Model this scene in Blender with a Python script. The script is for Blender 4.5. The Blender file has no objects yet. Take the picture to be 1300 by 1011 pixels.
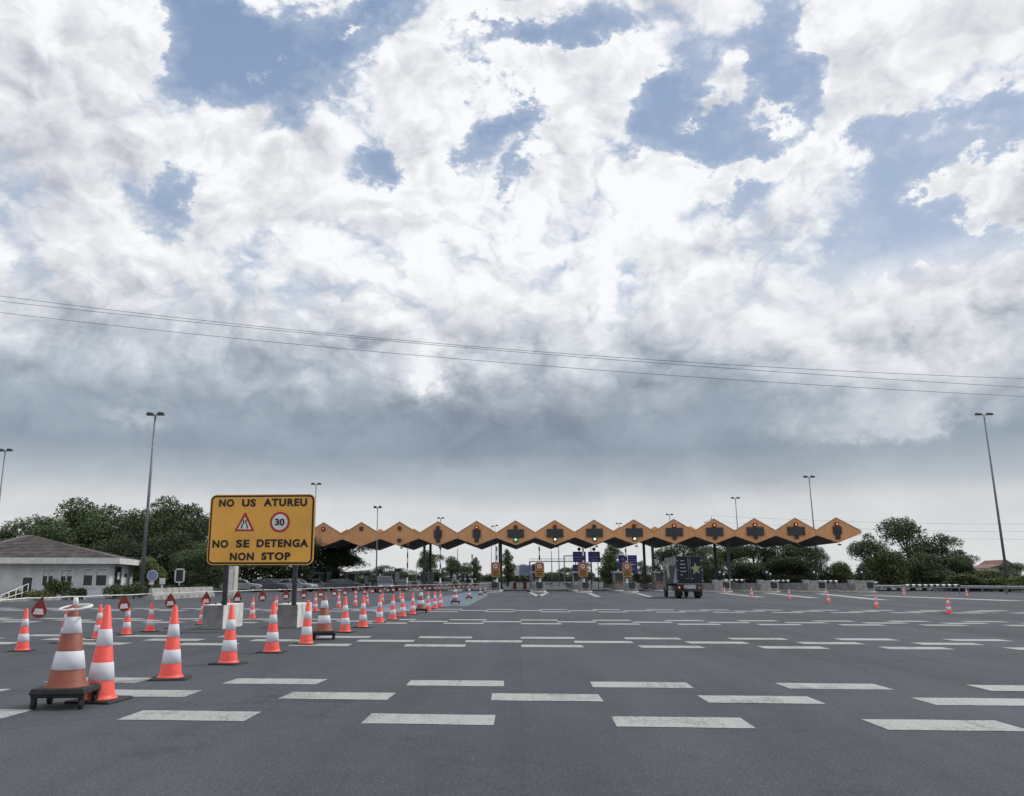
import bpy, math, random
from mathutils import Vector, Matrix
random.seed(7)
PI = math.pi
S_ = bpy.context.scene
COL = S_.collection
# ------------------------------------------------------------------ camera
F = 1040.0; CX, CY = 583.0, 505.0; H = 1.35
TH = math.atan(231.5 / F); PS = math.atan((660 - CX) * math.cos(TH) / F)
fw = Vector((-math.sin(PS) * math.cos(TH), math.cos(PS) * math.cos(TH), math.sin(TH)))
rt = Vector((math.cos(PS), math.sin(PS), 0)); up = rt.cross(fw)
cam_d = bpy.data.cameras.new('camera'); cam = bpy.data.objects.new('camera', cam_d); COL.objects.link(cam)
cam.matrix_world = Matrix(((rt.x, up.x, -fw.x, 0), (rt.y, up.y, -fw.y, 0), (rt.z, up.z, -fw.z, H), (0, 0, 0, 1)))
cam_d.sensor_fit = 'HORIZONTAL'; cam_d.sensor_width = 36; cam_d.lens = 36 * F / 1300
cam_d.shift_x = (650 - CX) / 1300; cam_d.shift_y = (CY - 505.5) / 1300
cam_d.clip_start = 0.1; cam_d.clip_end = 6000
S_.camera = cam
def ray(x, y): return fw + rt * ((x - CX) / F) + up * ((CY - y) / F)
def G(x, y):
    d = ray(x, y); t = -H / d.z; return Vector((d.x * t, d.y * t, 0))
def A(x, y, Y):
    d = ray(x, y); t = Y / d.y; return Vector((d.x * t, Y, H + d.z * t))
def PX(p):
    q = Vector(p) - Vector((0, 0, H)); D = q.dot(fw)
    return CX + F * q.dot(rt) / D, CY - F * q.dot(up) / D
# ------------------------------------------------------------------ view
S_.render.engine = 'CYCLES'
S_.view_settings.view_transform = 'Standard'; S_.view_settings.look = 'None'
S_.view_settings.exposure = 0.0; S_.view_settings.gamma = 1.0
# ------------------------------------------------------------------ world
SUN_EL, SUN_AZ = math.radians(48), math.radians(58)      # azimuth from +Y towards +X
world = bpy.data.worlds.new('World'); S_.world = world; world.use_nodes = True
wt = world.node_tree; wt.nodes.clear()
class V:
    """a node socket with arithmetic"""
    def __init__(s, t, sock): s.t, s.s = t, sock
    def op(s, o, b=None, c=None, clamp=False):
        n = s.t.nodes.new('ShaderNodeMath'); n.operation = o; n.use_clamp = clamp
        for i, v in enumerate((s, b, c)):
            if v is None: continue
            if isinstance(v, V): s.t.links.new(v.s, n.inputs[i])
            else: n.inputs[i].default_value = v
        return V(s.t, n.outputs[0])
    def __add__(s, b): return s.op('ADD', b)
    def __sub__(s, b): return s.op('SUBTRACT', b)
    def __mul__(s, b): return s.op('MULTIPLY', b)
    def step(s, a, b):
        n = s.t.nodes.new('ShaderNodeMapRange'); n.interpolation_type = 'SMOOTHSTEP'
        s.t.links.new(s.s, n.inputs[0]); n.inputs[1].default_value = a; n.inputs[2].default_value = b
        return V(s.t, n.outputs[0])
def vec(t, x, y, z):
    n = t.nodes.new('ShaderNodeCombineXYZ')
    for i, v in enumerate((x, y, z)):
        if isinstance(v, V): t.links.new(v.s, n.inputs[i])
        else: n.inputs[i].default_value = v
    return V(t, n.outputs[0])
def noise(t, v, scale, detail=6, rough=.55, col=False, dist=0):
    n = t.nodes.new('ShaderNodeTexNoise'); t.links.new(v.s, n.inputs['Vector'])
    n.inputs['Scale'].default_value = scale; n.inputs['Detail'].default_value = detail
    n.inputs['Roughness'].default_value = rough; n.inputs['Distortion'].default_value = dist
    return V(t, n.outputs['Color' if col else 0])
def sep(t, v):
    n = t.nodes.new('ShaderNodeSeparateXYZ'); t.links.new(v.s, n.inputs[0]); return [V(t, o) for o in n.outputs]
def mixc(t, f, a, b, mode='MIX'):
    n = t.nodes.new('ShaderNodeMix'); n.data_type = 'RGBA'; n.blend_type = mode
    for i, v in ((0, f), (6, a), (7, b)):
        if isinstance(v, V): t.links.new(v.s, n.inputs[i])
        elif i == 0: n.inputs[0].default_value = v
        else: n.inputs[i].default_value = tuple(v) + (1,)
    return V(t, n.outputs[2])
def ramp(t, v, stops):
    n = t.nodes.new('ShaderNodeValToRGB'); t.links.new(v.s, n.inputs[0]); cr = n.color_ramp
    while len(cr.elements) < len(stops): cr.elements.new(.5)
    for e, (p, c) in zip(cr.elements, stops): e.position = p; e.color = tuple(c) + (1,)
    return V(t, n.outputs[0])
def AE(x, y):
    d = ray(x, y).normalized(); return math.atan2(d.x, d.y), math.asin(d.z)
def build_sky():
    t = wt
    tc = t.nodes.new('ShaderNodeTexCoord'); D = V(t, tc.outputs['Generated'])
    x, y, z = sep(t, D)
    az = x.op('ARCTAN2', y); el = z.op('ARCSINE')
    Q = vec(t, x, y, z * 1.45)
    w1 = sep(t, noise(t, Q, 4.5, 6, .62, True)); w2 = sep(t, noise(t, Q, 15, 7, .68, True))
    azw = az + (w1[0] - .5) * .24 + (w2[0] - .5) * .13
    elw = el + (w1[1] - .5) * .20 + (w2[1] - .5) * .11
    def blobs(lst, a0, e0):
        tot = None
        for px, py, rx, ry, w in lst:
            ca, ce = AE(px, py); rx /= F * .93; ry /= F * .93
            u = (a0 - ca) * (1 / rx); v = (e0 - ce) * (1 / ry)
            g = ((u * u + v * v) * -1.0).op('EXPONENT') * w
            tot = g if tot is None else tot + g
        return tot
    holes = [(240, 55, 75, 50, -1.5), (335, 70, 85, 50, -1.7), (430, 55, 70, 35, -1.2), (465, 12, 60, 28, -1.3), (300, 8, 110, 30, -1.2),
             (240, 238, 30, 38, -1.6), (222, 262, 24, 22, -1.0), (477, 192, 34, 20, -1.7), (590, 62, 55, 20, -1.35), (690, 52, 45, 24, -1.3), (755, 22, 50, 30, -1.2),
             (600, 165, 34, 34, -1.5), (645, 142, 45, 20, -1.3), (648, 222, 18, 22, -1.3), (790, 128, 45, 26, -1.3), (835, 100, 50, 40, -1.3), (870, 150, 70, 28, -1.6),
             (955, 50, 60, 42, -1.5), (985, 115, 34, 34, -1.2), (930, 168, 40, 16, -1.1), (1092, 200, 30, 38, -1.4), (1130, 260, 50, 45, -1.9), (1190, 305, 62, 34, -1.8),
             (1180, 180, 48, 24, -1.4), (1255, 120, 60, 40, -1.5), (1285, 170, 34, 34, -1.3), (1255, 310, 50, 22, -1.2), (930, 240, 45, 15, -.8), (1130, 335, 50, 8, -.7)]
    plus = [(160, 60, 22, 34, 1.1), (60, 50, 110, 70, .7), (1218, 240, 55, 34, 1.75), (1290, 265, 40, 25, 1.2), (1250, 330, 60, 20, .9), (920, 88, 28, 20, 1.5), (880, 130, 32, 9, 1.4), (960, 130, 20, 12, 1.3),
            (640, 22, 60, 16, 1.3), (735, 92, 110, 24, 1.5), (323, 72, 10, 9, 1.5), (448, 40, 16, 7, 1.5), (360, 48, 14, 5, 1.3), (1255, 95, 35, 16, 1.2), (1230, 165, 60, 9, .9),
            (1120, 170, 50, 40, .7), (700, 160, 60, 24, .9), (880, 215, 120, 22, 1.0), (350, 205, 60, 60, .8), (530, 130, 45, 70, .7), (1060, 60, 50, 60, .8), (290, 255, 30, 14, .8)]
    cov = blobs([h[:4] + (h[4] * .86,) for h in holes] + plus, azw, elw) + .60
    n2 = noise(t, Q, 9, 9, .66)
    def billow(vx, sc, octs):
        tot = None; a = 1.0
        for k in range(octs):
            b = (noise(t, vx, sc, 0, .5) - .5).op('ABSOLUTE') * (2.6 * a); tot = b if tot is None else tot + b
            sc *= 2.13; a *= .52
        return tot
    wv = sep(t, noise(t, Q, 8, 4, .6, True))
    def QQ(dx=0, dz=0): return vec(t, x + (wv[0] - .5) * .09 + dx, y + (wv[1] - .5) * .09, (z + (wv[2] - .5) * .09 + dz) * 1.3)
    p0 = billow(QQ(), 7.5, 5)
    cov = cov + (n2 - .5) * 1.25 + (p0 - .45) * 1.1
    alpha = cov.step(-.02, .72)
    low = el.step(AE(650, 345)[1], AE(650, 430)[1])
    low = (low * -1.0) + 1.0 if False else low
    alpha = alpha.op('MAXIMUM', low)
    # relief from density towards the light
    sd = Vector((math.sin(SUN_AZ) * .6, 0, .8)) * .030
    Qo = vec(t, x + sd.x, y, (z + sd.z) * 1.45)
    r1 = noise(t, Q, 5.5, 8, .58) - noise(t, Qo, 5.5, 8, .58)
    r2 = noise(t, Q, 17, 7, .62) - noise(t, vec(t, x + sd.x * .35, y, (z + sd.z * .35) * 1.45), 17, 7, .62)
    r0 = noise(t, Q, 3.0, 4, .5) - noise(t, vec(t, x + .04, y, (z + .06) * 1.45), 3.0, 4, .5)
    v1 = p0 - billow(QQ(.010, .018), 7.5, 4)
    streak = noise(t, vec(t, x, y, z * 5.0), 3.2, 7, .55) - .5
    elr = el + ((w1[2] - .5) * .22 + (w2[2] - .5) * .06 + (p0 - .45) * .07) * (el.step(AE(650, 590)[1], AE(650, 450)[1]) * .92 + .08) + streak * .03
    E = lambda p: AE(650, p)[1] / .8
    base = ramp(t, elr * 1.25, [(0, (.69, .70, .71)), (E(690), (.70, .715, .725)), (E(645), (.66, .685, .70)), (E(618), (.48, .525, .57)), (E(575), (.305, .365, .435)),
        (E(525), (.315, .372, .445)), (E(482), (.42, .47, .54)), (E(430), (.61, .645, .70)), (E(372), (.76, .78, .815)), (E(300), (.83, .845, .875)), (E(180), (.845, .86, .89)), (.98, (.86, .87, .90))])
    light = blobs([(1080, 400, 170, 60, .30), (1190, 470, 120, 50, .22), (1150, 540, 50, 18, .16), (525, 470, 34, 26, .42), (560, 400, 60, 40, .20), (300, 340, 150, 40, .14), (700, 290, 120, 50, .13),
                   (60, 240, 90, 110, -.16), (60, 90, 80, 40, -.06), (900, 470, 160, 40, -.12), (650, 560, 330, 40, -.10), (250, 560, 200, 40, -.05), (1100, 580, 160, 25, -.06), (980, 290, 50, 30, -.12), (160, 500, 40, 14, .12), (640, 330, 60, 40, -.08), (530, 150, 60, 60, -.02),
                   (1230, 40, 80, 60, .08), (1270, 640, 60, 20, -.05), (820, 215, 60, 25, -.06), (350, 180, 60, 40, -.05), (150, 400, 150, 40, -.07)], azw, elw)
    damp = el.step(AE(650, 640)[1], AE(650, 420)[1]) * .85 + .15
    edge = (cov.step(.2, 1.3) * -.14) + .10
    gain = light.op('MINIMUM', 0.0) + (r0 * 1.1 + r1 * .55 + r2 * .15 + v1 * .50 + streak * .25 + edge) * damp + 1.0
    gain = gain.op('MAXIMUM', .55)
    cloud = mixc(t, 1.0, base, vec(t, gain * 1.04 - .04, gain, gain * .86 + .14), 'MULTIPLY')
    lw = (light.op('MAXIMUM', 0.0) * (v1 * .8 + r1 * 2.5 + 1.0)).op('MULTIPLY', 2.1, clamp=True)
    cloud = mixc(t, lw, cloud, (.90, .91, .935))
    cloud = mixc(t, 1.0, cloud, (.955, .965, .985), 'DARKEN')
    sk = t.nodes.new('ShaderNodeTexSky'); sk.sky_type = 'NISHITA'; sk.sun_disc = False
    sk.sun_elevation = SUN_EL; sk.sun_rotation = SUN_AZ; sk.air_density = 1.0; sk.dust_density = 1.6; sk.ozone_density = 1.5
    sky = mixc(t, 1.0, V(t, sk.outputs[0]), (.075, .075, .075), 'MULTIPLY')
    sky = mixc(t, .7, sky, mixc(t, el.step(.25, .68), (.47, .57, .74), (.30, .415, .63)))
    # thin veil near clouds
    veil = cov.step(-.9, .2) * .35
    sky = mixc(t, veil, sky, (.62, .68, .78))
    colr = mixc(t, alpha, sky, cloud)
    below = el.step(-.03, 0.0)
    colr = mixc(t, below, (.10, .10, .10), colr)
    bg = t.nodes.new('ShaderNodeBackground'); t.links.new(colr.s, bg.inputs[0]); bg.inputs[1].default_value = 1.0
    o = t.nodes.new('ShaderNodeOutputWorld'); t.links.new(bg.outputs[0], o.inputs[0])
build_sky()
sl = bpy.data.lights.new('sun', 'SUN'); sl.energy = 2.0; sl.angle = math.radians(9); sl.color = (1, .96, .90)
so = bpy.data.objects.new('sun', sl); COL.objects.link(so)
sv = Vector((math.sin(SUN_AZ) * math.cos(SUN_EL), math.cos(SUN_AZ) * math.cos(SUN_EL), math.sin(SUN_EL)))
so.rotation_euler = sv.to_track_quat('Z', 'Y').to_euler(); so.location = sv * 100
# ------------------------------------------------------------------ materials
MATS = {}
def M(name, col, rough=.6, var=.12, scale=3.0, metal=0, bump=0, col2=None, emit=0, detail=5):
    if name in MATS: return MATS[name]
    m = bpy.data.materials.new(name); m.use_nodes = True; t = m.node_tree
    b = t.nodes['Principled BSDF']; b.inputs['Roughness'].default_value = rough; b.inputs['Metallic'].default_value = metal
    tc = t.nodes.new('ShaderNodeTexCoord'); P = V(t, tc.outputs['Object'])
    n = noise(t, P, scale, detail, .6)
    c2 = col2 or tuple(max(0, c * (1 - 2.2 * var)) for c in col)
    c1 = col if col2 else tuple(min(1, c * (1 + var)) for c in col)
    c = mixc(t, n.step(.3, .7), c1, c2); t.links.new(c.s, b.inputs['Base Color'])
    if bump:
        bn = t.nodes.new('ShaderNodeBump'); bn.inputs['Strength'].default_value = bump
        t.links.new(noise(t, P, scale * 6, 4, .6).s, bn.inputs['Height']); t.links.new(bn.outputs[0], b.inputs['Normal'])
    if emit:
        b.inputs['Emission Color'].default_value = tuple(col) + (1,); b.inputs['Emission Strength'].default_value = emit
    MATS[name] = m; return m
def asphalt(name, base, streaks=True):
    m = bpy.data.materials.new(name); m.use_nodes = True; t = m.node_tree
    b = t.nodes['Principled BSDF']; tc = t.nodes.new('ShaderNodeTexCoord'); P = V(t, tc.outputs['Object']); x, y, z = sep(t, P)
    big = noise(t, vec(t, x, y * .35, 0), .22, 6, .6); fine = noise(t, P, 90, 3, .7); mid = noise(t, P, 3.5, 7, .65)
    st = noise(t, vec(t, x, y * .025, 0), 1.1, 4, .6)
    gr = noise(t, P, 38, 3, .75)
    g = (big - .5) * .65 + (fine - .5) * 1.3 + (gr.step(.36, .64) - .5) * .5 + (mid.step(.36, .64) - .5) * .10 + 1.0 + (st.step(.36, .62) - .5) * .16 + (big.step(.35, .65) - .5) * .14
    vor = t.nodes.new('ShaderNodeTexVoronoi'); vor.feature = 'DISTANCE_TO_EDGE'; vor.inputs['Scale'].default_value = .16
    wx = vec(t, x + (mid - .5) * 1.2, y + (mid - .5) * 1.2, 0); t.links.new(wx.s, vor.inputs['Vector'])
    crack = V(t, vor.outputs[0]).step(.0, .0045) * .38 + .62
    # paving seams every 7.3 m across, soft tar lines
    sm = (x + (mid - .5) * .10).op('PINGPONG', 3.66).step(0.0, .03) * .10 + .90
    oil = noise(t, vec(t, x, y, 5.0), .9, 5, .7).step(.60, .72) * -.22 + 1.0
    spk = noise(t, P, 45, 1, .5).step(.66, .74) * 1.1 + 1.0
    g = g * crack * sm * oil * spk
    c = mixc(t, 1.0, base, vec(t, g, g, g), 'MULTIPLY'); t.links.new(c.s, b.inputs['Base Color'])
    b.inputs['Roughness'].default_value = .88; b.inputs['Specular IOR Level'].default_value = .3
    bn = t.nodes.new('ShaderNodeBump'); bn.inputs['Strength'].default_value = .35; bn.inputs['Distance'].default_value = .01
    t.links.new(fine.s, bn.inputs['Height']); t.links.new(bn.outputs[0], b.inputs['Normal'])
    return m
def paint(name, col, under=(.10, .10, .105), wear=.5):
    m = bpy.data.materials.new(name); m.use_nodes = True; t = m.node_tree
    b = t.nodes['Principled BSDF']; tc = t.nodes.new('ShaderNodeTexCoord'); P = V(t, tc.outputs['Object']); x, y, z = sep(t, P)
    n = noise(t, P, 26, 8, .75); k = noise(t, P, 1.3, 4, .6); st = noise(t, vec(t, x, y * .06, 0), 7, 3, .6)
    f = (n + (k - .5) * .5 + (st - .5) * .25).step(wear + .02, wear + .20)
    g = k * .4 + .78
    c = mixc(t, f * .75, mixc(t, 1.0, col, vec(t, g, g, g), 'MULTIPLY'), under); t.links.new(c.s, b.inputs['Base Color'])
    b.inputs['Roughness'].default_value = .65
    return m
m_asph = asphalt('asphalt', (.060, .067, .079))
m_paint = paint('worn_white_paint', (.37, .385, .375), under=(.07, .075, .083), wear=.45)
m_blue_paint = paint('worn_blue_paint', (.085, .125, .21), wear=.44)
m_green_paint = paint('worn_green_paint', (.10, .155, .165), wear=.43)
m_grass = M('dry_grass', (.085, .10, .045), .9, .3, 1.5, col2=(.16, .14, .08), bump=.4)
m_conc = M('concrete', (.42, .41, .39), .85, .18, 1.8, bump=.15)
m_concd = M('grey_concrete', (.27, .27, .275), .85, .2, 1.8, bump=.15)
m_kerb = M('kerb_white', (.62, .61, .58), .8, .2, 3)
m_orange = M('cone_orange', (.95, .11, .08), .5, .05, 5, detail=8)
m_refl = M('reflective_white', (.74, .75, .82), .65, .03, 6, detail=8)
m_brown = M('faded_cone', (.27, .075, .045), .6, .09, 9)
m_black = M('black_rubber', (.018, .018, .02), .7, .3, 10, bump=.2)
m_steel = M('galvanised_steel', (.40, .42, .44), .45, .12, 4, metal=.5)
m_pole = M('lamp_post_steel', (.20, .22, .25), .5, .12, 2, metal=.3)
m_dark = M('dark_metal', (.035, .04, .048), .5, .2, 3)
m_white = M('white_paint', (.74, .74, .73), .5, .08, 3)
m_red = M('red_plastic', (.27, .035, .028), .4, .1, 6)
m_fascia = M('canopy_panel', (.60, .285, .135), .55, .07, .7)
def ribbed(name, col):
    m = bpy.data.materials.new(name); m.use_nodes = True; t = m.node_tree; b = t.nodes['Principled BSDF']
    tc = t.nodes.new('ShaderNodeTexCoord'); P = V(t, tc.outputs['Object']); x, y, z = sep(t, P)
    rib = (x * 1.0).op('PINGPONG', .22).step(0.0, .03) * .16 + .84
    stn = noise(t, vec(t, x * 1.0, y, z * .22), 2.6, 6, .65).step(.42, .75) * -.24 + 1.0
    fade = noise(t, P, .35, 3, .5) * .4 + .80
    g = rib * stn * fade
    c = mixc(t, 1.0, col, vec(t, g, g, g * .96), 'MULTIPLY'); t.links.new(c.s, b.inputs['Base Color']); b.inputs['Roughness'].default_value = .5
    return m
m_fascia = ribbed('canopy_panel_ribbed', (.74, .37, .17))
m_fasctrim = M('canopy_trim', (.52, .29, .15), .5, .05, 2)
m_roof = M('canopy_roof', (.62, .33, .13), .6, .08, .5)
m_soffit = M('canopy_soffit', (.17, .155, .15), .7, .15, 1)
m_amber = M('amber_sheeting', (.90, .45, .075), .38, .07, .9, detail=8)
m_blk = M('sign_black', (.012, .012, .012), .5, .1, 10)
m_signred = M('sign_red', (.42, .03, .02), .4, .08, 10)
m_signback = M('sign_back', (.45, .46, .47), .5, .1, 2)
m_blue = M('blue_sheeting', (.11, .16, .74), .4, .08, 2)
m_green_led = M('green_led', (.12, .95, .40), .4, .01, 3, emit=1.6)
m_white_led = M('pale_green_led', (.75, 1.0, .82), .4, .01, 3, emit=1.2)
m_red_led = M('red_led', (1.0, .22, .12), .4, .01, 3, emit=1.4)
m_dull_red = M('dull_red_lamp', (.14, .03, .02), .5, .1, 5)
m_glass = M('window_glass', (.035, .045, .05), .12, .2, 1)
m_wall = M('render_wall', (.66, .66, .70), .8, .08, 1.2, bump=.05)
m_tile = None
# ------------------------------------------------------------------ mesh helper
class MB:
    def __init__(s): s.v = []; s.f = []; s.sm = []
    def poly(s, pts, sm=False):
        i = len(s.v); s.v += [tuple(p) for p in pts]; s.f.append(list(range(i, i + len(pts)))); s.sm.append(sm); return s
    def hexa(s, p):
        i = len(s.v); s.v += [tuple(q) for q in p]
        for f in ((0, 3, 2, 1), (4, 5, 6, 7), (0, 1, 5, 4), (1, 2, 6, 5), (2, 3, 7, 6), (3, 0, 4, 7)):
            s.f.append([i + k for k in f]); s.sm.append(False)
        return s
    def box(s, cx, cy, cz, sx, sy, sz, rz=0, tx=1, ty=1):
        p = []; c, n = math.cos(rz), math.sin(rz)
        for k, dz in enumerate((-.5, .5)):
            for dx, dy in ((-.5, -.5), (.5, -.5), (.5, .5), (-.5, .5)):
                X, Y = dx * sx * (tx if k else 1), dy * sy * (ty if k else 1)
                p.append((cx + X * c - Y * n, cy + X * n + Y * c, cz + dz * sz))
        return s.hexa(p)
    def cyl(s, p0, p1, r0, r1=None, n=10, cap=True):
        r1 = r0 if r1 is None else r1; p0, p1 = Vector(p0), Vector(p1); d = (p1 - p0).normalized()
        a = d.orthogonal().normalized(); b = d.cross(a); i = len(s.v)
        for p, r in ((p0, r0), (p1, r1)):
            for k in range(n):
                t = 2 * PI * k / n; s.v.append(tuple(p + a * math.cos(t) * r + b * math.sin(t) * r))
        for k in range(n):
            s.f.append([i + k, i + (k + 1) % n, i + n + (k + 1) % n, i + n + k]); s.sm.append(True)
        if cap:
            s.f.append([i + k for k in range(n - 1, -1, -1)]); s.f.append([i + n + k for k in range(n)]); s.sm += [False, False]
        return s
    def tube(s, pts, r, n=6):
        pts = [Vector(p) for p in pts]; i = len(s.v)
        for j, p in enumerate(pts):
            d = (pts[min(j + 1, len(pts) - 1)] - pts[max(j - 1, 0)]).normalized()
            a = d.cross(Vector((0, 0, 1)))
            if a.length < .2: a = Vector((1, 0, 0))
            a.normalize(); b = d.cross(a); rr = r[j] if isinstance(r, (list, tuple)) else r
            for k in range(n):
                t = 2 * PI * k / n; s.v.append(tuple(p + a * math.cos(t) * rr + b * math.sin(t) * rr))
        for j in range(len(pts) - 1):
            for k in range(n):
                s.f.append([i + j * n + k, i + j * n + (k + 1) % n, i + (j + 1) * n + (k + 1) % n, i + (j + 1) * n + k]); s.sm.append(True)
        s.f.append([i + k for k in range(n)]); s.f.append([i + (len(pts) - 1) * n + k for k in range(n)]); s.sm += [False, False]
        return s
    def lathe(s, prof, n=24, c=(0, 0)):
        i = len(s.v)
        for r, z in prof:
            for k in range(n):
                t = 2 * PI * k / n; s.v.append((c[0] + r * math.cos(t), c[1] + r * math.sin(t), z))
        for j in range(len(prof) - 1):
            for k in range(n):
                s.f.append([i + j * n + k, i + j * n + (k + 1) % n, i + (j + 1) * n + (k + 1) % n, i + (j + 1) * n + k]); s.sm.append(True)
        return s
    def prism(s, pts, y0, y1):
        """outline in XZ extruded along Y"""
        n = len(pts); i = len(s.v)
        s.v += [(p[0], y0, p[1]) for p in pts] + [(p[0], y1, p[1]) for p in pts]
        s.f.append([i + k for k in range(n)]); s.f.append([i + n + k for k in range(n - 1, -1, -1)]); s.sm += [False, False]
        for k in range(n):
            s.f.append([i + (k + 1) % n, i + k, i + n + k, i + n + (k + 1) % n]); s.sm.append(False)
        return s
    def plan(s, pts, z0, z1):
        n = len(pts); i = len(s.v)
        s.v += [(p[0], p[1], z0) for p in pts] + [(p[0], p[1], z1) for p in pts]
        s.f.append([i + k for k in range(n - 1, -1, -1)]); s.f.append([i + n + k for k in range(n)]); s.sm += [False, False]
        for k in range(n):
            s.f.append([i + k, i + (k + 1) % n, i + n + (k + 1) % n, i + n + k]); s.sm.append(False)
        return s
    def ring(s, r0, r1, y0, y1, c=(0, 0), n=32):
        """annulus facing -Y"""
        for k in range(n):
            a, b = 2 * PI * k / n, 2 * PI * (k + 1) / n
            q = [(c[0] + r * math.cos(t), c[1] + r * math.sin(t)) for r, t in ((r0, a), (r1, a), (r1, b), (r0, b))]
            s.hexa([(q[0][0], y0, q[0][1]), (q[1][0], y0, q[1][1]), (q[1][0], y1, q[1][1]), (q[0][0], y1, q[0][1]),
                    (q[3][0], y0, q[3][1]), (q[2][0], y0, q[2][1]), (q[2][0], y1, q[2][1]), (q[3][0], y1, q[3][1])])
        return s
    def build(s, name, mat, parent=None, bevel=0):
        me = bpy.data.meshes.new(name); me.from_pydata(s.v, [], s.f); me.materials.append(mat)
        for p, k in zip(me.polygons, s.sm): p.use_smooth = k
        me.update(); o = bpy.data.objects.new(name, me); COL.objects.link(o)
        if parent: o.parent = parent
        if bevel:
            b = o.modifiers.new('bevel', 'BEVEL'); b.width = bevel; b.segments = 2; b.limit_method = 'ANGLE'
        return o
def tag(o, label=None, cat=None, group=None, kind=None):
    if label: o['label'] = label
    if cat: o['category'] = cat
    if group: o['group'] = group
    if kind: o['kind'] = kind
    return o
def empty(name, loc, label, cat, group=None, rz=0):
    o = bpy.data.objects.new(name, None); COL.objects.link(o); o.location = loc; o.rotation_euler = (0, 0, rz); o.empty_display_size = .3
    return tag(o, label, cat, group)
KIDS = {}
def kids(o): return [c for c in COL.objects if c.parent == o]
def copy_tree(o, parent=None, cache={}):
    c = o.copy(); COL.objects.link(c)
    if parent: c.parent = parent
    for ch in list(o.children): copy_tree(ch, c)
    return c
def clone(proto, loc, rz, label, group=None, sc=None):
    bpy.context.view_layer.update() if False else None
    c = copy_tree(proto); c.location = loc; c.rotation_euler = (random.uniform(-.018, .018) if 'cone' in proto.name else 0, random.uniform(-.018, .018) if 'cone' in proto.name else 0, rz); c['label'] = label
    if group: c['group'] = group
    if sc is not None: c.scale = (sc,) * 3 if not isinstance(sc, tuple) else sc
    return c
ORD = ['first', 'second', 'third', 'fourth', 'fifth', 'sixth', 'seventh', 'eighth', 'ninth', 'tenth', 'eleventh', 'twelfth', 'thirteenth', 'fourteenth', 'fifteenth',
       'sixteenth', 'seventeenth', 'eighteenth', 'nineteenth', 'twentieth', 'twenty-first', 'twenty-second', 'twenty-third', 'twenty-fourth', 'twenty-fifth', 'twenty-sixth',
       'twenty-seventh', 'twenty-eighth', 'twenty-ninth', 'thirtieth', 'thirty-first', 'thirty-second', 'thirty-third', 'thirty-fourth', 'thirty-fifth', 'thirty-sixth']
def text_mesh(body, size, mat, parent, loc, name='lettering', bold=.012, width=None, ext=.004, spacing=1.0, word=1.0):
    cu = bpy.data.curves.new(name, 'FONT'); cu.body = body; cu.size = size; cu.offset = bold; cu.extrude = ext; cu.align_x = 'CENTER'; cu.align_y = 'CENTER'
    cu.space_character = spacing; cu.space_word = word
    tmp = bpy.data.objects.new('tmp', cu); COL.objects.link(tmp); bpy.context.view_layer.update()
    me = bpy.data.meshes.new_from_object(tmp.evaluated_get(bpy.context.evaluated_depsgraph_get())); bpy.data.objects.remove(tmp)
    xs = [v.co.x for v in me.vertices]; ys = [v.co.y for v in me.vertices]; w = max(xs) - min(xs); mx = (max(xs) + min(xs)) / 2; my = (max(ys) + min(ys)) / 2; h = max(ys) - min(ys)
    k = width / w if width else 1; kh = size / h
    for v in me.vertices: v.co = Vector(((v.co.x - mx) * k, -v.co.z, (v.co.y - my) * kh))
    me.materials.clear(); me.materials.append(mat); o = bpy.data.objects.new(name, me); COL.objects.link(o); o.parent = parent; o.location = loc
    return o
# ------------------------------------------------------------------ ground
def sheet(name, pts, z, mat):
    o = MB().poly([(p[0], p[1], z) for p in pts]).build(name, mat); return tag(o, kind='structure')
sheet('ground', [(-2500, -200), (2500, -200), (2500, 4500), (-2500, 4500)], -.012, m_grass)
sheet('road', [(-33.5, -30), (54, -30), (56, 150), (30, 190), (24, 900), (-30, 900), (-34, 190), (-60, 150), (-60, 75), (-31, 58), (-33.5, 46)], 0, m_asph)
mk = MB()
def dashrow(Y, ph, dep, x0, x1, L=1.28, P=2.45):
    k = math.floor((x0 - ph) / P)
    while ph + k * P < x1:
        X = ph + k * P; k += 1
        if X < x0: continue
        j = random.uniform(-.03, .03); w = random.uniform(-.02, .02)
        n = 6; zz = .004
        # slightly ragged hand-laid edges
        top = [(X + L * i / n, Y + dep / 2 + random.uniform(-.012, .012) + j, zz) for i in range(n, -1, -1)]
        bot = [(X + L * i / n + w, Y - dep / 2 + random.uniform(-.012, .012) + j, zz) for i in range(n + 1)]
        mk.poly(bot + top)
for Y, ph, d in ((8.60, .90, .60), (10.2, -.36, .60), (11.5, .93, .60), (17.9, .0, .62), (19.15, 1.2, .62), (20.4, .0, .62),
                 (26.9, .0, .66), (28.1, 1.2, .66), (29.3, .0, .66), (36.9, .9, .75), (38.3, -.3, .75), (39.7, .9, .75)):
    dashrow(Y, ph, d, -30, 46)
def strip(a, b, w):
    a, b = Vector(a), Vector(b); d = (b - a).normalized(); n = Vector((-d.y, d.x, 0)) * w / 2
    mk.poly([a - n + Vector((0, 0, .004)), b - n + Vector((0, 0, .004)), b + n + Vector((0, 0, .004)), a + n + Vector((0, 0, .004))])
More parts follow.
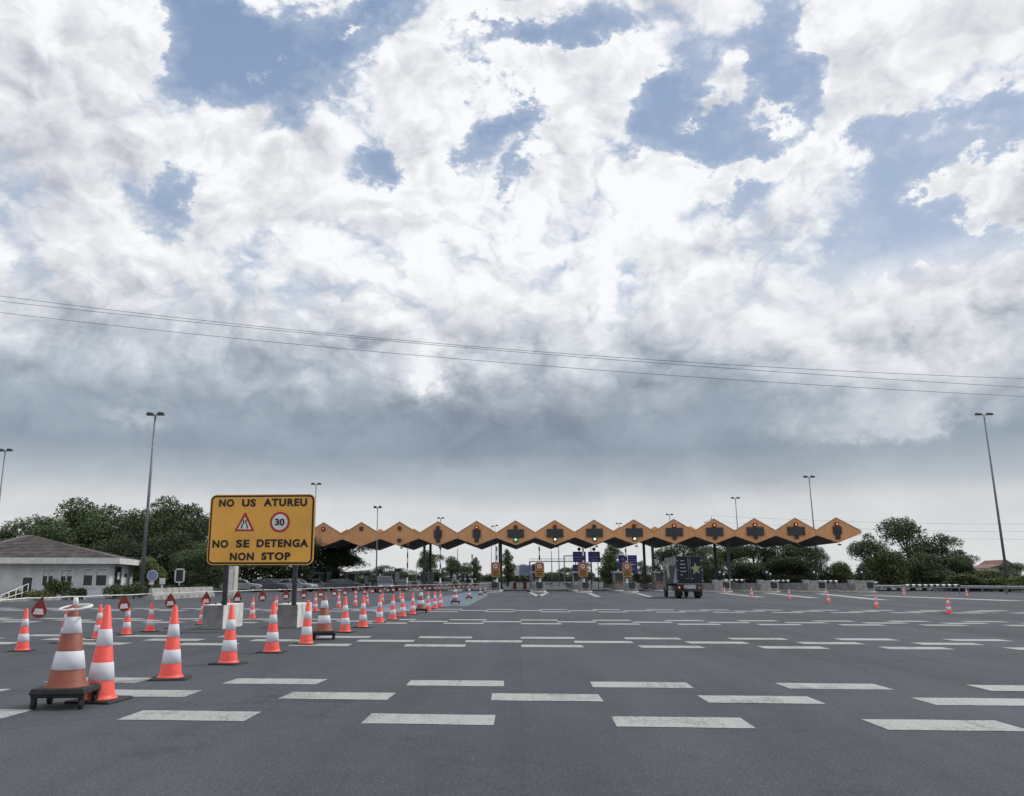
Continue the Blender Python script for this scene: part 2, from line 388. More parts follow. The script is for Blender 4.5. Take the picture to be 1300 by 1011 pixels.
# ------------------------------------------------------------------ canopy geometry
YC = 108.0; XA0 = A(411, 663, YC).x; SP = (A(1061, 657, YC).x - XA0) / 13
apexX = [XA0 + SP * k for k in range(-1, 14)]
valX = [x + SP / 2 for x in apexX[:-1]]
def isl_y(x): return 93.0 if x > 0 else (97.0 if x > -5 else 103.0)
for i, x in enumerate(valX):     # nose chevrons in front of the islands
    y = isl_y(x)
    if x > -6:
        pass
        pass
for a_, b_, w_ in (((673, 752.3), (684, 757.5), .45), ((695, 752.3), (684, 757.5), .45), ((744, 752), (760, 758), .45), ((731, 752.2), (748, 753), 1.2), ((805, 752.5), (826, 758), .45), ((790, 753), (812, 753.6), 1.2),
                    ((618, 752.5), (634, 752), 1.4), ((914, 753), (966, 758.5), .8), ((972, 753), (1034, 759.5), .8), ((1040, 754), (1120, 762), 1.0), ((1100, 756), (1290, 763), 1.6)):
    strip(G(*a_), G(*b_), w_)
mk.build('road_markings', m_paint)['kind'] = 'structure'
def lane_paint(pxs, name, mat, z=.003):
    return sheet(name, [G(*p) for p in pxs], z, mat)
lane_paint([(440, 776.5), (520, 776), (575, 769), (604, 757), (614, 750.5), (600, 750.5), (560, 758), (500, 766)], 'blue_lane_marking', m_blue_paint, .0035)
lane_paint([(575, 769), (594, 769.5), (618, 757), (622, 750.5), (614, 750.5), (604, 757)], 'green_lane_marking', m_green_paint, .0035)
# raised verge kerb on the left and right
kb = MB()
def kerb(a, b, w=.25, h=.13):
    a, b = Vector(a), Vector(b); m = (a + b) / 2; L = (b - a).length
    kb.box(m.x, m.y, h / 2 - .01, L, w, h + .02, math.atan2(b.y - a.y, b.x - a.x))
kerb((-33.6, 10, 0), (-33.6, 46, 0)); kerb((-33.6, 46, 0), (-31, 58, 0)); kerb((-31, 58, 0), (-60, 75, 0))
kb.build('kerb', m_conc)['kind'] = 'structure'
# ------------------------------------------------------------------ toll canopy
canopy = empty('toll_canopy', (0, YC, 0), 'long orange zigzag toll canopy of joined diamond panels spanning all lanes', 'toll canopy')
TILT = .0045
zt = lambda x: TILT * (x - 8)
ZT, ZV, ZL, ZB = 8.98, 7.45, 6.72, 5.78; DEP = 15.0
xs = []; topz = []; botz = []
for i, x in enumerate(apexX):
    if i == 0: xs.append(x - SP / 2 - .35); topz.append(7.25); botz.append(6.85)
    xs.append(x); topz.append(ZT); botz.append(ZB)
    last = i == len(apexX) - 1
    xs.append(x + SP / 2 + (.42 if last else 0)); topz.append(7.3 if last else ZV); botz.append(6.95 if last else ZL)
rf = MB(); sf = MB(); roofz = [z - (1.25 if z > 8 else .25) for z in topz]
for i in range(len(xs) - 1):
    a, b = xs[i], xs[i + 1]
    rf.hexa([(a, .06, roofz[i] + zt(a) - .16), (b, .06, roofz[i + 1] + zt(b) - .16), (b, DEP, roofz[i + 1] + zt(b) - .16), (a, DEP, roofz[i] + zt(a) - .16),
             (a, .06, roofz[i] + zt(a) + .03), (b, .06, roofz[i + 1] + zt(b) + .03), (b, DEP, roofz[i + 1] + zt(b) + .03), (a, DEP, roofz[i] + zt(a) + .03)])
    n = 10
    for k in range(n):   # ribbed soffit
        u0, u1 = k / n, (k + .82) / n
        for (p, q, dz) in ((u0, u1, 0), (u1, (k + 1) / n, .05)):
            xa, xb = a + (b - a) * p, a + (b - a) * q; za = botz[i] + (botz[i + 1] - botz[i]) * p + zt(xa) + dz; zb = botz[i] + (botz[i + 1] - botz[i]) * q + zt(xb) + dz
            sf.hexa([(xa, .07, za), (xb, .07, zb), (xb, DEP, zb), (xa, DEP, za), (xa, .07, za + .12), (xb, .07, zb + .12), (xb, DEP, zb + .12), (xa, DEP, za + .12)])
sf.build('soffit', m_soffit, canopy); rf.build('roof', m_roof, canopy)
bk = MB()
for i in range(len(xs) - 1):
    a, b = xs[i], xs[i + 1]; bk.prism([(a, botz[i] + zt(a)), (b, botz[i + 1] + zt(b)), (b, topz[i + 1] + zt(b)), (a, topz[i] + zt(a))], DEP + .002, DEP + .06)
bk.build('rear_fascia', m_roof, canopy)
disp = {0: ('r', 0), 1: ('d', 0), 2: ('d', 4), 3: ('d', 1), 4: ('R', 1), 5: ('d', 2, 'g'), 6: ('d', 2, 'w'), 7: ('d', 2, 'w'), 8: ('d', 2, 'w'), 9: ('R', 3), 10: ('R', 3), 11: ('R', 3), 12: ('R', 3), 13: ('R', 1), -1: ('d', 0)}
lead = {'r': 'fascia panel with unlit red ring near its peak'}
for i, x in enumerate(apexX):
    k = i - 1; j = 2 * i
    a, b = xs[j], xs[j + 2]; e = .012
    f = MB().prism([(a + e, botz[j] + zt(a)), (x, ZB + zt(x)), (b - e, botz[j + 2] + zt(b)), (b - e, topz[j + 2] + zt(b)), (x, ZT + zt(x)), (a + e, topz[j] + zt(a))], 0, .05).build('fascia_panel', m_fascia, canopy)
    tr = MB()
    for (u, zu, v, zv) in ((a, topz[j], x, ZT), (x, ZT, b, topz[j + 2]), (a, botz[j], x, ZB), (x, ZB, b, botz[j + 2])):
        up_ = 1 if zu >= 7 else -1
        up_ = 1 if (zu == ZT or zv == ZT) else -1
        zu += zt(u); zv += zt(v); w = .10
        tr.hexa([(u, -.05, zu - w * (up_ > 0)), (v, -.05, zv - w * (up_ > 0)), (v, -.003, zv - w * (up_ > 0)), (u, -.003, zu - w * (up_ > 0)),
                 (u, -.05, zu + w * (up_ < 0)), (v, -.05, zv + w * (up_ < 0)), (v, -.003, zv + w * (up_ < 0)), (u, -.003, zu + w * (up_ < 0))])
    tr.build('trim', m_fasctrim, f)
    mode = disp[k]; z0 = ZT - .88 + zt(x)
    sb = MB().box(x, -.12, z0, .46, .2, .46).build('lane_signal', m_dark if mode[0] != 'd' else m_dull_red, f)
    if mode[0] == 'd': MB().box(x, -.235, z0, .30, .02, .30).build('signal_lens', m_dark, sb) if k % 2 else None
    if mode[0] in 'rR':
        MB().ring(.13, .2, -.25, -.222, (x, z0), 16).build('signal_ring', m_red, sb)
        MB().cyl((x, -.222, z0), (x, -.25, z0), .10 if mode[0] == 'R' else .07, n=12).build('signal_lamp', m_red_led, sb)
    if mode[1] == 1:
        zc = ZT - 1.95 + zt(x)
        MB().prism([(x - .32, zc + .8), (x - .52, zc + .8), (x - .52, zc - .1), (x - .28, zc - .35), (x - .28, zc - .8), (x + .28, zc - .8), (x + .28, zc - .35), (x + .52, zc - .1), (x + .52, zc + .8)][::-1], -.2, -.003).build('display_panel', m_dark, f)
    if mode[1] in (2, 3):
        zc = ZT - 1.68 + zt(x)
        dp = MB().box(x, -.12, zc, 2.12, .22, 1.04).build('display_panel', m_dark, f)
        lv = MB()
        for q in range(7): lv.box(x, -.236, zc - .42 + q * .14, 2.0, .01, .05)
        lv.build('louvre', M('louvre_grey', (.06, .068, .08), .5, .1, 3), dp)
    if mode[1] in (3, 4):
        MB().box(x, -.12, ZT - 2.45 + zt(x), .46, .2, .42).build('lower_signal', m_dark, f)
    if len(mode) > 2:
        zz = ZT - 2.5 + zt(x)
        h = MB().box(x, -.12, zz, .5, .2, .5).build('lower_signal', m_dark, f)
        MB().cyl((x, -.222, zz), (x, -.25, zz), .15, n=14).build('signal_lamp', m_green_led if mode[2] == 'g' else m_white_led, h)
    if i: MB().box(x + .25, .3, ZB - .22 + zt(x), .34, .4, .16).cyl((x + .25, .3, ZB - .14), (x + .25, .3, ZB + .1), .03).build('camera_unit', m_dark, f)
for px in (538.6, 634.6, 829.5, 926):
    X = A(px, 720, 109.5).x
    for yy in (1.5, 9.0):
        MB().box(X, yy, 3.35, .32, .32, 6.7 + .1).box(X, yy, .15, .6, .6, .3).build('column', m_dark, canopy)
# ------------------------------------------------------------------ toll islands, booths, barriers
IG = 'toll islands under the canopy'
def island(x, y0, idx, lab):
    e = empty('toll_island', (x, y0, 0), lab, 'toll island', IG); L = 118 - y0
    pts = [(-.55, .2), (0, 0), (.55, .2), (.85, 1.0), (.85, L), (-.85, L), (-.85, 1.0)]
    MB().plan(pts, -.01, .16).build('kerb', m_kerb, e, .03)
    right = x > 20
    MB().plan([(-.62, .75), (-.35, .5), (.35, .5), (.62, .75), (.7, 2.6), (-.7, 2.6)], .16, 1.28 if right else 1.05).build('crash_block', m_conc if right else m_concd, e, .05)
    MB().box(.05, .47, .80, .66, .10, .62).build('block_panel', m_dark, e)
    MB().box(-.62, 2.6 + (L - 2.6) / 2, .16 + .42, .16, L - 2.7, .84 if right else .5).build('side_wall', m_concd, e)
    MB().cyl((.45, 3.0, .16), (.45, 3.0, 2.0), .05, n=8).box(.45, 2.93, 2.0, .36, .08, .36).build('reader_post', m_dark, e)
    MB().box(.45, 2.88, 2.0, .2, .02, .2).build('reader_face', m_white, e)
    MB().box(0, 5.5, .7, .5, .6, 1.1).box(0, 5.5, 1.31, .6, .7, .12).build('payment_machine', m_steel, e)
    if right or x > 25:
        rs = MB().cyl((-.3, 1.6, 1.2), (-.3, 1.6, 2.3), .05, n=8).box(-.3, 1.56, 2.2, .62, .08, .62).build('lane_plate', m_blk, e); MB().box(-.3, 1.51, 2.2, .2, .02, .2).build('plate_face', m_white, rs)
    return e
names_l = {0: 'behind the big amber sign', 1: 'behind the last red and white cones on the left'}
for i, x in enumerate(valX):
    y = isl_y(x)
    lab = 'low concrete toll island with white kerb, ' + ORD[i] + ' from the left under the canopy'
    island(x, y, i, lab)
m_booth = M('booth_panel', (.30, .30, .31), .6, .12, 2); m_booth2 = M('booth_brown', (.22, .10, .06), .6, .12, 2)
for i, x in enumerate(valX):
    if i in (5,) or i > 9: continue
    y = isl_y(x) + (13 if i < 9 else 14)
    e = empty('toll_booth', (x, y, .16), 'grey glazed toll booth under the canopy, ' + ORD[i] + ' lane divider from the left', 'toll booth', 'toll booths under the canopy')
    MB().box(0, 0, .5, 1.15, 2.6, 1.0).build('base_panel', m_booth2 if i in (8, 9, 10) else m_booth, e)
    MB().box(0, 0, 1.5, 1.08, 2.5, 1.0).build('window', m_glass, e)
    fr = MB()
    for sx in (-.55, .55):
        for sy in (-1.27, -.4, .4, 1.27): fr.box(sx, sy, 1.5, .07, .07, 1.0)
    fr.build('frame', m_white if i > 10 else m_steel, e)
    MB().box(0, 0, 2.12, 1.4, 3.0, .24).build('roof', m_booth, e, .03)
    MB().box(-.585, .8, .95, .03, .7, 1.7).build('door', m_dark, e)
def striped(p0, p1, r, n, parent):
    p0, p1 = Vector(p0), Vector(p1); o = MB().tube([p0.lerp(p1, k / n) for k in range(n + 1)], r, 8).build('arm', m_white, parent)
    o.data.materials.append(m_blk)
    for j in range(n):
        for k in range(8): o.data.polygons[j * 8 + k].material_index = j % 2
    return o
def arm_gate(px, Y, y_top, lab, x=None, tilt=0):
    X = A(px, 740, Y).x; zt_ = A(px, y_top, Y).z
    e = empty('barrier_arm', (X, Y, .16), lab, 'barrier', 'raised toll barrier arms')
    MB().box(0, 0, .45, .34, .34, .9).build('housing', m_steel, e, .02)
    striped((0, -.02, .9), (tilt, -.02, zt_ - .16), .085, 8, e)
for px, Y, yt, lab in ((517, 104, 690, 'raised black and white barrier arm on the far left under the canopy'), (559, 104, 693, 'raised striped barrier arm beneath the first display of the canopy'),
                       (599.5, 108, 704, 'short raised striped barrier arm left of the first amber island sign'), (631, 98.2, 694, 'raised dark striped arm behind the leftmost amber island sign'),
                       (685.5, 96.6, 694, 'raised dark striped arm behind the second amber island sign'), (741.5, 96.6, 695, 'raised striped arm between the two round-topped blue signs'),
                       (796, 96.6, 696, 'raised striped arm in front of the four part blue sign')):
    arm_gate(px, Y, yt, lab)
def bar_gate(px0, px1, py, Y, lab, n=8):
    a, b = A(px0, py, Y), A(px1, py, Y)
    e = empty('lane_barrier', (a.x, Y, 0), lab, 'barrier', 'lowered toll lane barriers')
    MB().box(-.1, 0, a.z / 2 + .05, .3, .3, a.z + .1).build('housing', m_steel, e)
    striped((.06, -.2, a.z), (b.x - a.x, -.2, a.z), .12, n, e)
    MB().cyl((b.x - a.x - .1, -.2, 0), (b.x - a.x - .1, -.2, a.z), .03).build('rest_post', m_steel, e)
bar_gate(576, 608, 735.5, 112, 'lowered black and white barrier behind the dense row of red lamps', 10)
bar_gate(919, 946, 736.8, 104, 'lowered striped barrier on the lane just right of the lorry', 8)
bar_gate(979, 1001, 737.8, 103, 'lowered striped barrier under the third panel from the right end', 7)
bar_gate(1038, 1062, 738.3, 102, 'lowered striped barrier under the last panel of the canopy', 7)
bar_gate(1097, 1115, 740, 101, 'short striped barrier just outside the right end of the canopy', 6)
bar_gate(1148, 1217, 743.5, 86, 'long striped barrier closing the service road on the right', 18)
# amber island signs
AG = 'amber signs on the toll islands'
for n_, (px, Y) in enumerate(((629, 96.5), (685, 95.4), (740, 95.4), (796, 95.4))):
    p = A(px, 722, Y)
    e = empty('island_sign', (p.x, Y, .16), 'small amber speed limit board on the ' + ORD[n_] + ' open lane island from the left', 'sign', AG)
    z0, z1, w = A(px, 732.5, Y).z - .16, A(px, 714, Y).z - .16, .52
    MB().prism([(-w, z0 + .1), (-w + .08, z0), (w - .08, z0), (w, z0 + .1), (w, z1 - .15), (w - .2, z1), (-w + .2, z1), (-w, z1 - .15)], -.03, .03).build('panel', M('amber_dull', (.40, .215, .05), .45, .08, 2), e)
    MB().ring(.27, .38, -.05, -.032, (0, z1 - .45), 20).build('limit_ring', m_signred, e)
    MB().cyl((0, -.032, z1 - .45), (0, -.045, z1 - .45), .265, n=20).build('limit_disc', m_white, e)
    text_mesh('30', .26, m_blk, e, (0, -.052, z1 - .45), 'limit_number', bold=.004, width=.34)
    tx = MB()
    for q, ww in enumerate((.78, .66, .8)): tx.box(0, -.036, z0 + .2 + .2 * q, ww, .01, .09)
    tx.build('text_line', m_blk, e)
    MB().cyl((-.3, .05, 0), (-.3, .05, z0 + .3), .04).build('post', m_dark, e); MB().cyl((.3, .05, 0), (.3, .05, z0 + .3), .04).build('post', m_dark, e)
# blue signs
def blue_sign(px0, px1, py0, py1, Y, lab, disc=True, split=False):
    a, b = A(px0, py1, Y), A(px1, py0, Y); c = (a.x + b.x) / 2; w, h = b.x - a.x, b.z - a.z
    e = empty('blue_sign', (c, Y, 0), lab, 'sign', 'blue lane signs')
    if not split:
        MB().box(0, 0, a.z + h / 2, w, .08, h).build('panel', m_blue, e, .02)
        t_ = MB()
        for q, k in enumerate((.6, .75, .5)): t_.box(-.05 * q, -.045, a.z + h * (.22 + .27 * q), w * k, .01, h * .07)
        t_.build('text_line', m_white, e)
    else:
        for qx in (0, 1):
            for qz in (0, 1):
                pn = MB().box((qx - .5) * w / 2, 0, a.z + h * (.25 + .5 * qz), w / 2 - .05, .08, h / 2 - .05).build('panel', m_blue, e, .02)
                t_ = MB(); cx = (qx - .5) * w / 2; cz = a.z + h * (.25 + .5 * qz); u = h / 2
                if qx == 0: t_.prism([(cx - .06, cz - u * .3), (cx + .06, cz - u * .3), (cx + .06, cz + .02), (cx + .2, cz + .02), (cx, cz + u * .32), (cx - .2, cz + .02), (cx - .06, cz + .02)], -.055, -.042)
                elif qz: 
                    for q in range(3): t_.box(cx, -.046, cz + (q - 1) * u * .22, w * .32, .01, u * .07)
                else: t_.prism([(cx - .26, cz - .2), (cx - .18, cz - .28), (cx + .12, cz + .02), (cx + .22, cz - .08), (cx + .26, cz + .28), (cx - .08, cz + .24), (cx + .04, cz + .12)], -.055, -.042)
                t_.build('arrow' if (qx == 0 or not qz) else 'text_line', m_white, pn)
    if disc:
        MB().cyl((0, .05, b.z + .35), (0, -.12, b.z + .35), .24, n=16).box(0, 0, b.z + .08, .08, .06, .2).build('round_lamp', m_dark, e)
    for s in (-1, 1): MB().cyl((s * w * .3, .08, 0), (s * w * .3, .08, b.z - .05), .05).build('post', m_dark, e)
blue_sign(727.5, 743.5, 700.5, 714, 120, 'square blue lane sign with round lamp on top, left of the pair')
blue_sign(747, 761.5, 700.5, 714, 120, 'square blue lane sign with round lamp on top, right of the pair')
blue_sign(727.5, 736, 717, 737, 122, 'narrow lower blue sign standing left of the third amber island sign', False)
blue_sign(785.5, 808.5, 704.8, 729, 118, 'large blue sign of four squares with white arrows', False, True)
# ------------------------------------------------------------------ cones
def cone_new():
    e = empty('traffic_cone', (0, 0, 0), 'x', 'traffic cone', 'new red and white cones')
    r = lambda z: .155 - (.155 - .030) * ((z - .035) / .965)
    MB().lathe([(.185, .03), (.165, .045), (r(.07), .075), (r(.985), .985), (.012, 1.0)]).build('body', m_orange, e)
    for z0, z1 in ((.215, .40), (.57, .745)):
        MB().lathe([(r(z0) + .001, z0), (r(z0) + .004, z0 + .002), (r(z1) + .004, z1 - .002), (r(z1) + .001, z1)]).build('reflective_band', m_refl, e)
    MB().box(0, 0, .014, .52, .52, .028, 0, .94, .94).build('base', m_black, e, .012)
    return e
def cone_old():
    e = empty('wheeled_cone', (0, 0, 0), 'x', 'traffic cone', 'old brown and white cones on dollies')
    B = .235; r = lambda z: .205 - (.205 - .05) * ((z - B) / .86)
    MB().lathe([(.235, B - .02), (.225, B), (r(B + .03), B + .03), (r(B + .84), B + .84), (.02, B + .86)]).build('body', m_brown, e)
    for z0, z1 in ((.165, .36), (.55, .73)):
        z0 += B; z1 += B
        MB().lathe([(r(z0) + .001, z0), (r(z0) + .004, z0 + .002), (r(z1) + .004, z1 - .002), (r(z1) + .001, z1)]).build('reflective_band', m_refl, e)
    d = MB().box(0, 0, .185, .60, .56, .065, 0, .93, .93).box(0, -.25, .14, .56, .03, .04).box(0, .25, .14, .56, .03, .04).build('dolly', m_black, e, .015)
    for sx in (-1, 1):
        for sy in (-1, 1):
            MB().box(sx * .25, sy * .22, .10, .05, .05, .12).cyl((sx * .25 - .02, sy * .22, .05), (sx * .25 + .02, sy * .22, .05), .05, n=14).build('caster', m_black, d)
    return e
pc, po = cone_new(), cone_old()
front = [(126, 890, 768, 'n'), (216, 862, 769, 'n'), (290, 843, 767.5, 'n'), (345, 828.5, 764, 'n'), (388.5, 818, 762, 'n'), (438, 803, 757, 'n'), (460.5, 797, 756, 'n'),
         (481.5, 791, 755.5, 'n'), (498.5, 787, 755, 'n'), (511, 783.5, 753, 'n'), (524, 780.5, 752.5, 'n'), (543.6, 775.5, 751, 'n'), (552, 772.8, 750.5, 'n'), (559, 770.8, 750, 'n')]
used = {'n': False, 'o': False}
def place_cone(px, py, yt, typ, label, group, rz=None, h=None):
    p = G(px, py); hh = h or A(px, yt, p.y).z
    proto = pc if typ == 'n' else po; sc = hh / (1.0 if typ == 'n' else 1.095)
    rz = random.uniform(-.3, .3) if rz is None else rz
    if used[typ]: return clone(proto, p, rz, label, group, sc)
    used[typ] = True; proto['label'] = label; proto['group'] = group; proto.location = p; proto.rotation_euler = (0, 0, rz); proto.scale = (sc,) * 3
    return proto
todo = []
for i, c in enumerate(front):
    todo.append(c + ('bright red and white cone, ' + ORD[i] + ' from the camera in the front row', 'cones in the front row'))
for i, c in enumerate([(28, 826.5, 772, 'n'), (82, 816.5, 768, 'n'), (124, 811, 767, 'n'), (160, 806, 766, 'n'), (190, 802, 764, 'n'), (219, 798, 763, 'n'), (256, 793, 762, 'n'), (289.5, 789.5, 760, 'n'), (320, 785.3, 758, 'n'),
                       (350, 781.5, 756, 'n'), (400, 776.5, 753.5, 'n'), (430, 772, 752, 'n'), (451, 769.5, 752, 'n'), (466, 767.3, 751.5, 'n'), (485.5, 765, 751, 'n'), (508, 762, 750, 'n')]):
    todo.append(c + ('red and white cone, ' + ORD[i] + ' from the left in the rear row under the lamps', 'cones in the rear row'))
for i, c in enumerate([(920, 753, 744.5, 'n'), (954.5, 757.3, 745, 'n'), (1002.5, 761, 748, 'n'), (1052, 766, 750.3, 'n'), (1113, 772, 754.5, 'n'), (1205, 779.5, 757, 'n')]):
    todo.append(c + ('small red cone, ' + ORD[i] + ' from the lorry in the right row', 'cones in the right hand row'))
todo.append((1148, 757, 746, 'n', 'small cone at the guardrail beside the left end of the long striped barrier', 'cones by the right guardrail'))
todo.append((1228, 758.5, 747, 'n', 'small cone at the guardrail near the right end of the long striped barrier', 'cones by the right guardrail'))
for c in todo: place_cone(c[0], c[1], c[2], c[3], c[4], c[5])
olds = [(82, 897, 768, 'old brown and white cone on a black dolly, nearest the camera, white ring on top'),
        (411, 812, 756, 'old brown and white cone on a wheeled dolly right of the sign blocks'),
        (534.5, 778.5, 749, 'dark old cone on a dolly among the far cones of the front row'),
        (578, 767, 746, 'dark old cone on a dolly, just past the end of the front row'), (595.5, 761, 746, 'small dark old cone beside the green lane marking'),
        (610, 756.5, 746, 'small dark old cone before the leftmost open lane island'), (616, 753.8, 745, 'farthest dark old cone at the leftmost open lane island')]
for px, py, yt, lab in olds: place_cone(px, py, yt, 'o', lab, 'old cones on dollies', .15)
# white steering ring on top of the nearest old cone
p = G(82, 897); hh = A(82, 768, p.y).z
wr = empty('lamp_bracket', (p.x + .02, p.y, hh - .03), 'thin white ring bracket with a stub lying over the nearest old cone', 'bracket')
wr.rotation_euler = (math.radians(9), math.radians(-3), 0)
mbr = MB()
tor = [(math.cos(2 * PI * k / 28) * .165, math.sin(2 * PI * k / 28) * .165, 0) for k in range(29)]
mbr.tube(tor, .014, 8).build('ring', m_white, wr)
sp = MB()
for k in range(3): sp.cyl((math.cos(2.1 * k + .4) * .045, math.sin(2.1 * k + .4) * .045, 0), (math.cos(2.1 * k + .4) * .158, math.sin(2.1 * k + .4) * .158, 0), .009)
sp.build('spoke', m_white, wr); MB().cyl((0, 0, .0), (0, 0, .11), .032, .026, 12).build('stub', m_white, wr)
# ------------------------------------------------------------------ string of red lamps
path = [G(*q) for q in ((-60, 843), (28, 824), (82, 816.5), (124, 811), (190, 802), (256, 793), (320, 785.3), (400, 776.5), (466, 767.3), (508, 762), (560, 757), (604, 753.5), (625, 751.5))]
def on_path(px):
    best = None
    for a, b in zip(path[:-1], path[1:]):
        for k in range(40):
            q = a.lerp(b, k / 40) + Vector((0, 0, .78)); d = abs(PX(q)[0] - px)
            if best is None or d < best[0]: best = (d, q, (b - a).normalized())
    return best[1], best[2]
pts = []
for a, b in zip(path[:-1], path[1:]):
    n = max(2, int((b - a).length / 1.5))
    for k in range(n):
        u = k / n; pts.append(a.lerp(b, u) + Vector((0, 0, .99 - .015 * math.sin(PI * u))))
tag(MB().tube(pts, .015, 6).build('lamp_cable', m_white), 'pale cable strung along the rear cone row carrying the red lamps', 'cable')
lp = empty('warning_lamp', (0, 0, 0), 'x', 'warning lamp', 'red warning lamps on the cable')
tear = [(.145 * math.cos(t), -.06 + .145 * math.sin(t)) for t in [math.radians(a) for a in range(-220, 41, 20)]] + [(.055, .155), (-.055, .155)]
hs = MB().prism(tear, -.04, .04).build('housing', m_red, lp)
MB().prism([(-.10, -.13), (.10, -.13), (.068, -.015), (-.068, -.015)], -.06, -.0405).build('reflector', M('lamp_reflector', (.80, .77, .77), .5, .1, 20), hs)
MB().cyl((0, 0, .15), (0, 0, .215), .022, n=8).box(0, 0, .20, .07, .05, .03).build('hook', m_dark, lp)
lxs = [50, 157, 216, 262, 301, 334, 363, 386, 406.5, 424, 438, 451, 462, 473, 482.5, 492, 499, 507, 515.6, 526, 533, 540, 546, 552, 558, 564, 570, 576, 582, 588, 594, 600, 606]
for i, px in enumerate(lxs):
    q, d = on_path(px); lab = 'red drop-shaped warning lamp with white reflector, ' + ORD[i] + ' from the left on the cable'
    o = lp if i == 0 else clone(lp, q, 0, lab, 'red warning lamps on the cable', 1.0 if px < 480 else .95)
    o.location = q; o['label'] = lab; o.rotation_euler = (random.uniform(-.06, .06), random.uniform(-.08, .08), math.radians(random.uniform(6, 24)))
# ------------------------------------------------------------------ big sign with its blocks
YS = 23.0
a, b = A(262, 717.5, YS), A(400.5, 627.5, YS); cxs = (a.x + b.x) / 2; W, HH = b.x - a.x, b.z - a.z
sg = empty('works_sign', (cxs, YS, 0), 'large amber road works sign with black border reading NO US ATUREU', 'sign')
def rrect(w, h, r, cz, n=6):
    o = []
    for sx, sz, a0 in ((1, 1, 0), (-1, 1, 90), (-1, -1, 180), (1, -1, 270)):
        for k in range(n + 1):
            t = math.radians(a0 + 90 * k / n); o.append((sx * (w / 2 - r) + r * math.cos(t), cz + sz * (h / 2 - r) + r * math.sin(t)))
    return o[::-1]
cz = a.z + HH / 2
MB().prism(rrect(W, HH, .17, cz), 0, .05).build('rim', m_amber, sg)
MB().prism(rrect(W - .05, HH - .05, .15, cz), -.006, -.0005).build('border', m_blk, sg)
MB().prism(rrect(W - .15, HH - .15, .11, cz), -.013, -.0065).build('panel', m_amber, sg)
ZX = lambda px, py: (A(px, py, YS).x - cxs, A(px, py, YS).z)
def line(txt, x0, x1, y0, y1):
    l, t_ = ZX(x0, (y0 + y1) / 2); r_, _ = ZX(x1, (y0 + y1) / 2); hgt = (y1 - y0) * YS / F * .96
    text_mesh(txt, hgt, m_blk, sg, ((l + r_) / 2, -.018, t_), 'word', bold=.010, width=r_ - l, spacing=1.15)
line('NO', 278.5, 297.5, 633.8, 644); line('US', 307.5, 325, 633.5, 643.8); line('ATUREU', 335, 390, 633, 643.4)
line('NO', 270, 290, 685.6, 696); line('SE', 300, 317, 685, 695.6); line('DETENGA', 326, 391.5, 684.6, 695.2); line('NON', 292, 322.5, 701.6, 712); line('STOP', 332, 369, 701.2, 711.4)
c0 = ZX(311, 664.5)
tri = lambda s, dy=0: [(c0[0] - .285 * s, c0[1] - .22 * s + dy), (c0[0] + .285 * s, c0[1] - .22 * s + dy), (c0[0] + .02 * s, c0[1] + .30 * s + dy), (c0[0] - .02 * s, c0[1] + .30 * s + dy)]
MB().prism(tri(1.0), -.022, -.0135).build('warning_triangle', m_signred, sg)
MB().prism([(c0[0] - .20, c0[1] - .172), (c0[0] + .20, c0[1] - .172), (c0[0], c0[1] + .19)], -.028, -.0225).build('triangle_face', m_white, sg)
sy = MB()
for s in (-1, 1):
    X = c0[0] + s * .055
    sy.prism([(X - .018 + s * .025, c0[1] - .15), (X + .018 + s * .025, c0[1] - .15), (X + .018 + s * .02, c0[1] - .06), (X + .018 - s * .02, c0[1] + .0), (X + .016 - s * .02, c0[1] + .10), (X - .016 - s * .02, c0[1] + .10), (X - .018 - s * .02, c0[1] + .0), (X - .018 + s * .02, c0[1] - .06)], -.033, -.0285)
sy.build('narrowing_symbol', m_blk, sg)
c1 = ZX(355.5, 663)
MB().ring(.225, .285, -.024, -.0135, c1, 36).build('limit_ring', m_signred, sg)
MB().cyl((c1[0], -.0135, c1[1]), (c1[0], -.022, c1[1]), .226, n=36).build('limit_disc', m_white, sg)
text_mesh('30', .19, m_blk, sg, (c1[0], -.03, c1[1]), 'limit_number', bold=.006, width=.27)
for px in (285, 373):
    x = A(px, 740, YS).x - cxs
    MB().box(x, .10, (a.z + .6) / 2 + .33, .12, .09, a.z + .6 - .66).build('post', m_dark, sg)
for sx_ in (-.42, .42):
    for sz_ in (-.40, .02, .40): MB().cyl((sx_ * W, -.0135, cz + sz_ * HH), (sx_ * W, -.02, cz + sz_ * HH), .013, n=8).build('bolt', m_signback, sg)
for sgn in (-.4, .4): MB().box(0, .075, cz + sgn, W * .9, .04, .07).build('cross_rail', m_steel, sg)
for n_, (px, lab) in enumerate(((269, 'left concrete ballast block under the big amber sign'), (364, 'right concrete ballast block under the big amber sign'))):
    base = 799.3 if n_ == 0 else 797.5
    q = G(px, base); e = empty('concrete_block', (q.x, q.y, 0), lab, 'concrete block', 'ballast blocks of the amber sign')
    MB().box(.0, .85, .335, .60, 1.7, .67).build('block', m_white if False else M('pale_block', (.74, .74, .72), .8, .15, 2.5, bump=.1), e, .015)
    MB().box(-.0, -.006, .33, .585, .012, .63).build('shaded_front', m_concd, e)  # thin grey sheet: shade of the block's front face put into its colour
    MB().cyl((-.12, .5, .67), (-.12, .5, .72), .03).cyl((.05, .5, .67), (.05, .5, .75), .02).build('lifting_eye', m_dark, e)
